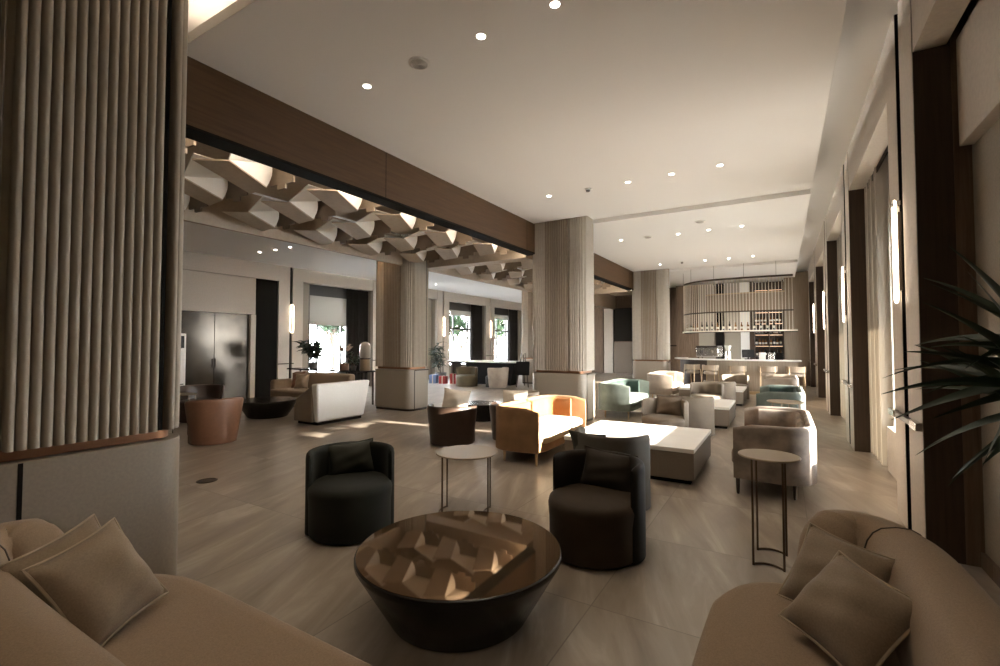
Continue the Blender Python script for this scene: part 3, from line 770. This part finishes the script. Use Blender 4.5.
# ---- block tables
def block_table(y0, label, y1):
    b = empty('block_table', (-1.66,(y0+y1)/2,0), 0, label, 'block table', 'white topped block tables'); hy = (y1-y0)/2
    MB().box(-.74,.74,-hy+.05,hy-.05,0,.05).build('recessed_foot', M['black'], b, smooth=False)
    MB().box(-.785,.785,-hy+.005,hy-.005,.05,.36).build('body', M['pouf'], b, bevel=.008)
    MB().box(-.79,.79,-hy,hy,.36,.41).build('table_top', M['marble'], b, bevel=.006)
block_table(5.70, 'white topped taupe block table nearest the camera, sunlit', 7.17)
block_table(9.80, 'second white topped taupe block table, between the two green loveseats', 11.2)
block_table(13.6, 'third white topped block table, nearest the bar', 14.9)

# ---- small round side tables
def side_table(loc, rz, h, r, label):
    s = empty('side_table', loc, rz, label, 'side table', 'small round side tables')
    MB().lathe([(r-.004,h-.014),(r,h-.010),(r,h-.004),(r-.004,h)], 56).build('table_top', M['tabletop'], s)
    a = .47*r; b = .72*r
    for sx in (-1,1):
        for sy in (-1,1):
            MB().box(sx*a-.007,sx*a+.007,sy*b-.007,sy*b+.007,.0,h-.014).build('leg', M['tleg'], s, smooth=False)
    for sy in (-1,1):
        pts = [(a*(-1+2*k/10), sy*b+sy*.05*(1-(2*k/10-1)**2)*(-1 if sy > 0 else 1)*-1, .008) for k in range(11)]
        MB().tube(pts, .008, 6).build('foot_bar', M['tleg'], s)
    return s
side_table((-2.60,3.72,0), radians(118), .575, .295, 'round champagne topped side table right behind the bronze-topped low table')
side_table((-.10,4.06,0), radians(-3), .775, .205, 'tall round side table before the rose grey loveseat')
side_table((.03,8.67,0), radians(20), .70, .26, 'round side table between the rose grey and dark green loveseats')
side_table((-8.9,4.15,0), 0, .74, .24, 'brass legged side table behind the cognac leather chair')

# ---- left room sofas
def white_sofa():
    s = empty('sofa', (-7.75,6.02,0), 0, 'off-white sofa seen from behind in the left room, turned to the dark doors', 'sofa')
    Ln = 1.32
    # back: slab, leaning outwards at the top and wider at the top
    MB().add([(-.16,.06,.06),(-.06,.06,.06),(-.06,Ln-.06,.06),(-.16,Ln-.06,.06),(-.16,-.02,.82),(.04,-.02,.82),(.04,Ln+.02,.82),(-.16,Ln+.02,.82)],
      [(0,3,2,1),(4,5,6,7),(0,1,5,4),(1,2,6,5),(2,3,7,6),(3,0,4,7)]).build('backrest', M['whitecloth'], s, bevel=.035, seg=3)
    MB().box(-.8,-.14,.05,Ln-.05,.06,.40).build('seat', M['sofa'], s, bevel=.05, seg=3)
    for y in (.0, Ln-.14):
        MB().add([(-.72,y,.06),(-.15,y,.06),(-.15,y+.14,.06),(-.72,y+.14,.06),(-.66,y,.5),(-.15,y,.80),(-.15,y+.14,.80),(-.66,y+.14,.5)],
         [(0,3,2,1),(4,5,6,7),(0,1,5,4),(1,2,6,5),(2,3,7,6),(3,0,4,7)]).build('arm', M['taupe'], s, bevel=.03, seg=3)
    MB().box(-.7,-.1,.1,Ln-.1,0,.06).build('plinth', M['black'], s, smooth=False)
white_sofa()
s = empty('sofa', (-10.45,7.95,0), 0, 'tan sofa facing us beyond the off-white sofa in the left room', 'sofa')
MB().box(-1.1,1.1,-.45,.3,.08,.42).build('seat', M['sofa'], s, bevel=.05, seg=3)
MB().box(-1.15,1.15,.25,.45,.08,.84).build('backrest', M['sofa'], s, bevel=.07, seg=3)
for x in (-1.18, 1.0): MB().box(x,x+.18,-.4,.4,.08,.66).build('arm', M['sofa'], s, bevel=.06, seg=3)
MB().box(-1.0,1.0,-.35,.35,0,.08).build('plinth', M['black'], s, smooth=False)
pillow((-10.95,8.03,.62), (.15,-.95,.25), radians(3), 'tan cushion at the left of the tan sofa', M['pillow'], M['piping'], .46, .42, .08)
pillow((-11.2,8.1,.64), (.15,-.95,.25), radians(8), 'darker cushion behind the tan one on the tan sofa', M['leather'], M['leather'], .44, .42, .08)

# console with plants and lamp
s = empty('console_table', (-10.8,8.8,0), 0, 'long narrow console table behind the tan sofa', 'console table')
MB().box(-1.6,1.6,-.22,.22,.86,.9).build('table_top', M['lacquer'], s, bevel=.004)
for x in (-1.5,1.5):
    for y in (-.17,.17): MB().box(x-.02,x+.02,y-.02,y+.02,0,.86).build('leg', M['bronze'], s, smooth=False)
def leafblade(mb, base, d, L, w, droop, seg=7, fold=.25, roll=0):
    d = Vector(d).normalized(); side = d.cross(Vector((0,0,1)));
    side = side.normalized() if side.length > .05 else Vector((1,0,0))
    if roll: side = Matrix.Rotation(roll, 3, d) @ side
    p = Vector(base); vs = []; cur = d.copy()
    for i in range(seg+1):
        t = i/seg; ww = w*(.5+1.6*t if t < .3 else (1-t)/.7*.98+.02)
        nrm = side.cross(cur).normalized()
        vs += [p-side*ww/2+nrm*ww*fold, p.copy(), p+side*ww/2+nrm*ww*fold]
        p = p+cur*(L/seg); cur = (cur+Vector((0,0,-droop/seg))).normalized()
    fs = []
    for i in range(seg):
        a = i*3; fs += [(a,a+1,a+4,a+3),(a+1,a+2,a+5,a+4)]
    off = Vector((0,0,.002)); o = len(vs)
    mb.add(vs+[v-off for v in vs], fs+[tuple(reversed([q+o for q in f])) for f in fs])
def bushy(loc, pot_r, pot_h, hgt, spread, nleaf, L, w, label, leafm, potm, name='potted_plant', cat='plant'):
    s = empty(name, loc, 0, label, cat)
    MB().lathe([(pot_r*.75,0),(pot_r,pot_h),(pot_r*.9,pot_h),(pot_r*.86,pot_h-.03)], 24).build('pot', potm, s)
    st = MB(); lf = MB()
    for k in range(7):
        a = random.uniform(0,2*pi); e = Vector((cos(a)*spread*.5, sin(a)*spread*.5, pot_h+hgt*random.uniform(.6,1)))
        st.tube([(0,0,pot_h-.04), tuple(e*.5+Vector((0,0,pot_h*.2))), tuple(e)], .008, 5)
        for q in range(nleaf//7):
            t = random.uniform(.25,1); b = Vector((0,0,pot_h)).lerp(e, t); aa = random.uniform(0,2*pi)
            leafblade(lf, b, (cos(aa), sin(aa), random.uniform(-.1,.9)), L*random.uniform(.7,1.2), w, random.uniform(.6,1.6), 5)
    st.build('stem', M['bark'], s); lf.build('foliage', leafm, s)
    return s
bushy((-11.5,8.8,.9), .14, .18, .62, .62, 130, .30, .13, 'broad leaved dark plant on the left of the console table', M['leaf'], M['pot'])
bushy((-9.85,8.8,.9), .08, .12, .35, .3, 50, .16, .05, 'small green plant on the console table left of the glass lamp', M['leaf2'], M['pot'])
s = empty('potted_orchid', (-10.2,8.78,.9), 0, 'pale orchid in a pot at the middle of the console table', 'plant')
MB().lathe([(.12,0),(.13,.17),(.115,.17)], 24).build('pot', M['leather'], s)
st = MB(); fl_ = MB(); lf = MB()
for k in range(5):
    a = 2*pi*k/5+.3; top = Vector((cos(a)*.22, sin(a)*.18, .62+.06*(k % 2)))
    pts = [Vector((0,0,.14)).lerp(top, t)+Vector((0,0,.14*sin(pi*t))) for t in (0,.25,.5,.75,1)]
    st.tube([tuple(p) for p in pts], .006, 5)
    for q in range(5):
        b = pts[2].lerp(pts[4], q/4)
        for z in range(5):
            an = 2*pi*z/5; leafblade(fl_, b, (cos(an), sin(an)*.6, .4*sin(an*2)), .06, .045, .4, 3)
for k in range(8): leafblade(lf, (0,0,.16), (cos(k*.8), sin(k*.8), .5), .2, .06, 1.2, 5)
st.build('stem', M['leaf2'], s); fl_.build('flowers', M['petal'], s); lf.build('foliage', M['leaf2'], s)
s = empty('table_lamp', (-9.42,8.8,.9), 0, 'capsule shaped glass lamp at the right end of the console table', 'lamp')
MB().lathe([(.13,0),(.14,.02),(.13,.28),(.12,.3)], 28).build('base', M['tabletop'], s)
MB().lathe([(.11,.3),(.14,.36),(.14,.62),(.12,.70),(.07,.745),(.01,.76)], 28).build('glass_shade', M['frost'], s)
MB().lathe([(.145,.30),(.145,.33)], 28).build('collar', M['bronze'], s)
# floor-standing air conditioner by the dark doors
s = empty('air_conditioner', (-12.85,5.72,0), 0, 'white floor standing air conditioner with dark display left of the dark doors', 'air conditioner')
MB().box(-.2,.2,-.27,.27,0,1.86).build('cabinet', M['whiteplastic'], s, bevel=.02)
MB().box(.2,.206,-.22,.22,1.5,1.8).build('display', M['screen'], s, smooth=False)
g = MB()
for k in range(9): g.box(.2,.208,-.22,.22,.2+k*.05,.225+k*.05)
g.build('grille', M['pot'], s, smooth=False)
# desk group
s = empty('desk', (-10.3,16.0,0), 0, 'long dark desk with a thin pale top before the left room windows', 'desk')
MB().box(-1.6,1.6,-.4,.4,.87,.93).build('table_top', M['marble'], s, bevel=.006)
MB().box(-1.55,1.55,-.36,.36,.82,.87).build('apron', M['black'], s, smooth=False)
MB().add([(-.6,-.28,0),(1.3,-.28,0),(1.3,.28,0),(-.6,.28,0),(-.75,-.28,.82),(1.5,-.28,.82),(1.5,.28,.82),(-.75,.28,.82)],[(0,3,2,1),(4,5,6,7),(0,1,5,4),(1,2,6,5),(2,3,7,6),(3,0,4,7)]).build('pedestal', M['black'], s, bevel=.006)
MB().box(-1.5,-1.42,-.3,.3,0,.82).build('leg', M['bronze'], s, smooth=False)
bushy((-12.35,15.75,0), .24, .4, 1.3, .75, 140, .38, .09, 'tall dark green potted plant by the far left sconce', M['leaf'], M['pot'])
for x, y, hh, mm, lb in ((-12.25,15.15,.34,'bluebox','pale blue gift box on the floor below the tall plant'),(-11.8,15.2,.30,'redbox','red gift box between the blue box and the red bag'),(-11.4,15.4,.40,'redbox','red gift bag closest to the desk')):
    s = empty('gift_box', (x,y,0), .3, lb, 'gift box', 'gifts below the tall plant')
    MB().box(-.15,.15,-.13,.13,0,hh).build('box', M[mm], s, bevel=.008)
    MB().box(-.02,.02,-.135,.135,-.0,hh+.004).build('ribbon', M['label'], s, smooth=False)
# easel-like easel lamp: dark slanted reading lamp right of the desk
s = empty('floor_easel', (-8.35,15.6,0), .4, 'dark slanted easel standing right of the desk', 'easel')
for x in (-.22,.22): MB().tube([(x,-.3,0),(x*.3,.1,1.25)], .02, 8).build('leg', M['bronze'], s)
MB().tube([(0,.5,0),(0,.1,1.2)], .02, 8).build('leg', M['bronze'], s)
MB().add([(-.25,-.22,.45),(.25,-.22,.45),(.25,-.06,.95),(-.25,-.06,.95),(-.25,-.2,.44),(.25,-.2,.44),(.25,-.04,.94),(-.25,-.04,.94)],[(0,3,2,1),(4,5,6,7),(0,1,5,4),(1,2,6,5),(2,3,7,6),(3,0,4,7)]).build('panel', M['black'], s, smooth=False)
# round floor outlet
s = empty('floor_outlet', (-5.8,3.0,0), 0, 'round metal outlet cover set in the stone floor', 'floor outlet')
MB().lathe([(.11,0),(.11,.004),(.09,.006),(.09,.003),(.02,.003)], 32).build('cover', M['bronze'], s)

# ---- dracaena at the right edge
s = empty('potted_dracaena', (1.03,2.92,0), 0, 'dracaena with long dark strap leaves at the right edge, behind the right sofa', 'plant')
MB().lathe([(.13,0),(.17,.36),(.16,.36),(.15,.33)], 32).build('pot', M['pot'], s)
MB().lathe([(.152,.325),(.14,.34)], 24).build('soil', M['soil'], s)
MB().tube([(0,0,.32),(.02,.0,.8),(-.03,.0,1.2),(-.06,.0,1.6)], [.028,.026,.024,.02], 10).build('stem', M['bark'], s)
lf = MB(); rnd = random.Random(11)
for k in range(95):
    a = k*2.39996+rnd.uniform(-.3,.3); el = rnd.uniform(-.75,1.15); z = 1.25+.36*rnd.random()
    L_ = rnd.uniform(.36,.66); dx = cos(a)*cos(el)
    if dx > 0: L_ = min(L_, .13/max(dx, .01)) if dx > .3 else L_
    if L_ < .2: continue
    leafblade(lf, (-.06,.0,z), (dx, sin(a)*cos(el), sin(el)), L_, .054, rnd.uniform(.2,.9), 8, .18, rnd.choice((-1,1))*rnd.uniform(.4,1.2))
lf.build('foliage', M['leaf'], s)

# ================================================================== BAR
def bar_path(off=0, x1=.45, lx=0):
    # front edge of the bar, from right end to the curved left end
    pts = [(x1,16.95-off),(-.4,16.9-off),(-1.3,16.9-off),(-2.0,17.0-off),(-2.65-off*.4-lx*.5,17.35-off*.8),(-3.05-off*.8-lx,17.95-off*.5),(-3.2-off-lx,18.7)]
    return smooth_path([Vector(p) for p in pts], 8)
s = empty('bar_counter', (0,0,0), 0, 'curved bar counter with a pale top and tan front', 'bar counter')
MB().sweep(bar_path(0,.50,.28), [(-.45,1.06),(.0,1.06),(.0,1.1),(-.45,1.1)]).build('counter_top', M['marble'], s, bevel=.004)
FP = bar_path(-.12,.40,.2); kk = 27
MB().sweep(FP[:kk], [(-.30,0),(.0,0),(.0,1.06),(-.30,1.06)]).build('front_panel', M['wood_tan'], s, angle=30)
MB().sweep(FP[kk-1:], [(-.30,0),(.0,0),(.0,1.06),(-.30,1.06)]).build('curved_end_panel', M['wood_dark'], s, angle=30)
MB().sweep(bar_path(-.05,.42), [(-.03,.0),(.0,.0),(.0,.1),(-.03,.1)]).build('foot_rail', M['gold'], s)
# hanging canopy with rods
s = empty('bar_canopy', (0,0,0), 0, 'curved hanging bar canopy of thin brass rods with a bottle ledge', 'canopy')
CP = bar_path(-.05, .32)
for z0, z1, nm in ((3.70,3.76,'top_rail'),(2.63,2.67,'middle_rail')):
    MB().sweep(CP, [(-.03,z0),(0,z0),(0,z1),(-.03,z1)]).build(nm, M['bronze'], s)
MB().sweep(bar_path(0,.42), [(-.34,2.0),(0,2.0),(0,2.045),(-.34,2.045)]).build('ledge', M['rod'], s)
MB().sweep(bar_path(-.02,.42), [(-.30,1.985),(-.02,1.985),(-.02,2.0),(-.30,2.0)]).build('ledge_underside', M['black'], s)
L = [0]
for a, b in zip(CP, CP[1:]): L.append(L[-1]+(b-a).length)
def along(P, Ls, d):
    for i in range(len(Ls)-1):
        if Ls[i+1] >= d: return P[i].lerp(P[i+1], (d-Ls[i])/(Ls[i+1]-Ls[i]))
    return P[-1]
rod = None; NR = 50
for k in range(NR):
    p = along(CP, L, L[-1]*(k+.3)/NR)
    if rod is None:
        rod = MB().box(-.007,.007,-.007,.007,2.04,3.74).build('rod', M['rod'], s, smooth=False)
        rod.location = (p.x, p.y+.015, 0)
    else:
        o = rod.copy(); COL.objects.link(o); o.parent = s; o.location = (p.x, p.y+.015, 0)
for k in range(5):
    p = along(CP, L, L[-1]*(k+.5)/5)
    MB().box(p.x-.004,p.x+.004,p.y+.01,p.y+.018,3.74,HC).build('hanger', M['bronze'], s, smooth=False)
# inner tan band seen behind the rods
MB().sweep(bar_path(-.9,.1), [(-.03,2.72),(0,2.72),(0,3.3),(-.03,3.3)]).build('inner_band', M['wood_tan'], s)
MB().sweep(bar_path(-.88,.1), [(-.03,3.3),(0,3.3),(0,3.34),(-.03,3.34)]).build('inner_rail', M['gold'], s)
# back bar: panels, dark post, lit shelves
s = empty('back_bar', (0,0,0), 0, 'tall back bar unit with pale panels and dark lit bottle shelves', 'back bar')
for x0, x1, mm in ((-3.9,-3.0,'wood_mid'),(-3.0,-2.4,'wallolive'),(-2.35,-2.05,'black'),(-2.0,-1.45,'wallolive'),(-1.43,-1.12,'whitecloth'),(-1.1,-.98,'wood_dark')):
    MB().box(x0,x1,21.3,21.42,0,4.1).build('panel', M[mm], s, smooth=False)
MB().box(-.98,.05,21.7,21.8,0,4.1).build('shelf_back', M['wood_dark'], s, smooth=False)
for x in (-.98,-.46,.03): MB().box(x,x+.04,21.3,21.72,0,4.1).build('upright', M['wood_dark'], s, smooth=False)
shz = (1.1,1.55,2.0,2.45,2.9,3.35)
for z in shz:
    MB().box(-.94,.03,21.32,21.7,z-.02,z).build('shelf', M['wood_dark'], s, smooth=False)
    MB().box(-.92,.02,21.66,21.69,z+.40,z+.415).build('shelf_light', M['shelflight'], s, smooth=False)
MB().box(.1,1.0,21.5,21.6,0,4.4).build('side_panel', M['wood_tan'], s, smooth=False)
def bottle_proto(m, h=.30, r=.037):
    b = empty('bottle', (0,0,0), 0, 'x', 'bottle', 'x')
    MB().lathe([(r,0),(r,h*.58),(r*.8,h*.66),(r*.35,h*.74),(r*.32,h*.95),(r*.38,h*.96),(r*.38,h)], 14).build('glass_body', m, b)
    MB().lathe([(r*1.02,h*.2),(r*1.02,h*.45)], 14).build('paper_label', M['label'], b)
    return b
b0 = bottle_proto(M['bottle']); b1 = bottle_proto(M['bottle2'], .26, .042)
b0['label'] = 'dark bottle on the lit back bar shelves'; b0['group'] = 'bottles on the back bar shelves'
b1['label'] = 'amber bottle on the lit back bar shelves'; b1['group'] = 'bottles on the back bar shelves'
used = [False, False]
for z in shz[:4]:
    for k in range(8):
        x = -.87+.105*k+(.08 if k > 3 else 0)+random.uniform(-.01,.01); j = random.randrange(2)
        src = (b0, b1)[j]
        if not used[j]: used[j] = True; o = src
        else: o = copy_tree(src)
        o.location = (x, 21.48+random.uniform(-.06,.06), z+.001)
C2 = bar_path(-.17, .3); L2 = [0]
for a, b in zip(C2, C2[1:]): L2.append(L2[-1]+(b-a).length)
for k in range(20):
    d = L2[-1]*(.12+.84*k/20); p = along(C2, L2, d); j = random.randrange(3) == 0
    o = copy_tree(b1 if j else b0); o.location = (p.x, p.y, 2.046); o['label'] = ('amber' if j else 'dark')+' bottle on the hanging bar ledge'; o['group'] = 'bottles on the hanging ledge'
# things on the counter
s = empty('coffee_machine', (-2.15,17.55,1.1), radians(-15), 'polished steel coffee machine on the left of the bar counter', 'coffee machine')
MB().box(-.38,.38,-.2,.22,.06,.40).build('body', M['steel'], s, bevel=.03)
MB().box(-.36,.36,-.22,.2,.40,.44).build('cup_rack', M['bronze'], s, smooth=False)
for x in (-.3,.3):
    for y in (-.15,.15): MB().lathe([(.02,0),(.02,.06)], 10, x, y).build('leg', M['bronze'], s)
for x in (-.18,.18): MB().lathe([(.035,.2),(.035,.28)], 14, x, -.23).build('brew_group', M['bronze'], s)
s = empty('coffee_grinder', (-1.55,17.3,1.1), 0, 'coffee grinder with steel body beside the coffee machine', 'grinder')
MB().lathe([(.09,0),(.08,.25),(.06,.27)], 20).build('body', M['steel'], s); MB().lathe([(.05,.27),(.11,.42),(.11,.45)], 20).build('hopper', M['frost'], s)
s = empty('till_screen', (-.95,17.25,1.1), radians(10), 'dark till screen at the middle of the bar counter', 'till')
MB().box(-.1,.1,-.08,.08,0,.03).build('base', M['black'], s); MB().add([(-.18,-.05,.06),(.18,-.05,.06),(.18,.05,.32),(-.18,.05,.32),(-.18,-.02,.06),(.18,-.02,.06),(.18,.08,.32),(-.18,.08,.32)],[(0,3,2,1),(4,5,6,7),(0,1,5,4),(1,2,6,5),(2,3,7,6),(3,0,4,7)]).build('screen', M['screen'], s, smooth=False)
MB().box(-.02,.02,0,.04,.03,.2).build('stand', M['black'], s)
for x, lb, mm in ((-.55,'white box of supplies right of the till on the bar counter','whiteplastic'),(-.3,'pale steel bin on the right of the bar counter','steel'),(-.08,'dark box at the right of the bar counter','black')):
    s = empty('counter_box', (x,17.25,1.1), .1, lb, 'box', 'boxes on the bar counter')
    MB().box(-.09,.09,-.08,.08,0,.2).build('body', M[mm], s, bevel=.008); MB().box(-.095,.095,-.085,.085,.2,.225).build('lid', M[mm], s, bevel=.005)
# bar stools
def stool(loc, ang, label):
    s = empty('bar_stool', loc, radians(ang+90), label, 'bar stool', 'brass bar stools at the counter')
    MB().lathe([(.19,.64),(.205,.66),(.205,.70),(.19,.72)], 28).build('seat', M['beige'], s)
    rings = []
    for i in range(21):
        a = radians(-20+220*i/20); rr = .235
        rings.append([((rr+d)*cos(a), (rr+d)*sin(a), z) for d, z in ((-.016,.76),(.016,.76),(.016,.93),(-.016,.93))])
    MB().layers(rings).build('backrest', M['wood_tan'], s, angle=30)
    for sx, sy in ((-1,-1),(1,-1),(-1,1),(1,1)):
        MB().tube([(sx*.21,sy*.21,0),(sx*.185,sy*.16,.93 if sy > 0 else .78)], .011, 8).build('leg', M['gold'], s)
    MB().tube([(.2,-.2,.25),(.2,.2,.25),(-.2,.2,.25),(-.2,-.2,.25)], .009, 6, closed=True).build('foot_ring', M['gold'], s)
    return s
for x, y, a, lb in ((-2.55,16.6,62,'leftmost brass bar stool, at the curved end of the bar'),(-1.98,16.38,75,'second bar stool from the bar column'),(-1.2,16.35,90,'third bar stool from the bar column, in the middle of the counter'),
                 (-.38,16.35,90,'fourth bar stool from the bar column, behind the right beige loveseat'),(.34,16.4,95,'rightmost bar stool, nearest the window wall')):
    stool((x,y,0), a, lb)

# ---- outdoor trees beyond the left windows
def tree(loc, h, seed, label):
    R = random.Random(seed); s = empty('bare_tree', loc, 0, label, 'tree', 'pale trees outside the left windows')
    tr = MB(); fo = MB()
    def grow(p, d, L, r, k):
        q = p+d*L; tr.tube([p, p.lerp(q,.5)+Vector((R.uniform(-.1,.1),R.uniform(-.1,.1),0))*L*.3, q], [r, r*.85, r*.65], 6)
        if k == 0:
            for _ in range(14):
                a = R.uniform(0,2*pi); leafblade(fo, p.lerp(q, R.random()), (cos(a), sin(a), R.uniform(-.4,.6)), .30, .15, .5, 3)
            return
        for _ in range(4 if k > 1 else 3):
            nd = (d+Vector((R.uniform(-1,1),R.uniform(-1,1),R.uniform(-.25,.6)))*.8).normalized(); grow(p.lerp(q, R.uniform(.5,1)), nd, L*.68, r*.55, k-1)
    grow(Vector((0,0,0)), Vector((0,0,1)), h*.34, .11, 4)
    tr.build('trunk', M['bark'], s, angle=60); fo.build('foliage', M['leaf2'], s)
tree((-18.2,15.0,-.06), 5.5, 1, 'pale tree outside the window behind the console table')
tree((-17.6,24.3,-.06), 5.0, 2, 'tree outside the window above the olive tan tub chair')
tree((-17.8,29.5,-.06), 5.0, 3, 'tree outside the farthest left window')

# ================================================================== LIGHT
w = bpy.data.worlds.new('sky'); SC.world = w; w.use_nodes = True; nt = w.node_tree
bg = nt.nodes['Background']
tc = nt.nodes.new('ShaderNodeTexCoord'); sp = nt.nodes.new('ShaderNodeSeparateXYZ'); rp = nt.nodes.new('ShaderNodeValToRGB')
nt.links.new(tc.outputs['Generated'], sp.inputs[0]); nt.links.new(sp.outputs['Z'], rp.inputs[0])
rp.color_ramp.elements[0].position = 0; rp.color_ramp.elements[0].color = (.95, .95, .93, 1)
rp.color_ramp.elements[1].position = .8; rp.color_ramp.elements[1].color = (.62, .76, .95, 1)
nt.links.new(rp.outputs[0], bg.inputs['Color']); bg.inputs['Strength'].default_value = 38.0
sd = bpy.data.lights.new('sun', 'SUN'); sd.energy = 62; sd.color = (1, .93, .82); sd.angle = radians(.6)
so = bpy.data.objects.new('sun', sd); COL.objects.link(so)
dv = Vector((-1, -.05, -.217)).normalized(); so.rotation_euler = dv.to_track_quat('-Z', 'Y').to_euler(); so.location = (20, 10, 8)

vs = SC.view_settings; SC.display_settings.display_device = 'sRGB'
vs.view_transform = 'Standard'; vs.look = 'None'; vs.gamma = 1; vs.use_curve_mapping = False; vs.exposure = 0.68
SC.cycles.use_denoising = True
try: SC.cycles.denoiser = 'OPENIMAGEDENOISE'
except Exception: pass
SC.cycles.max_bounces = 10; SC.cycles.diffuse_bounces = 6; SC.cycles.transparent_max_bounces = 12
SC.cycles.caustics_reflective = False; SC.cycles.caustics_refractive = False
SC.cycles.sample_clamp_indirect = 6
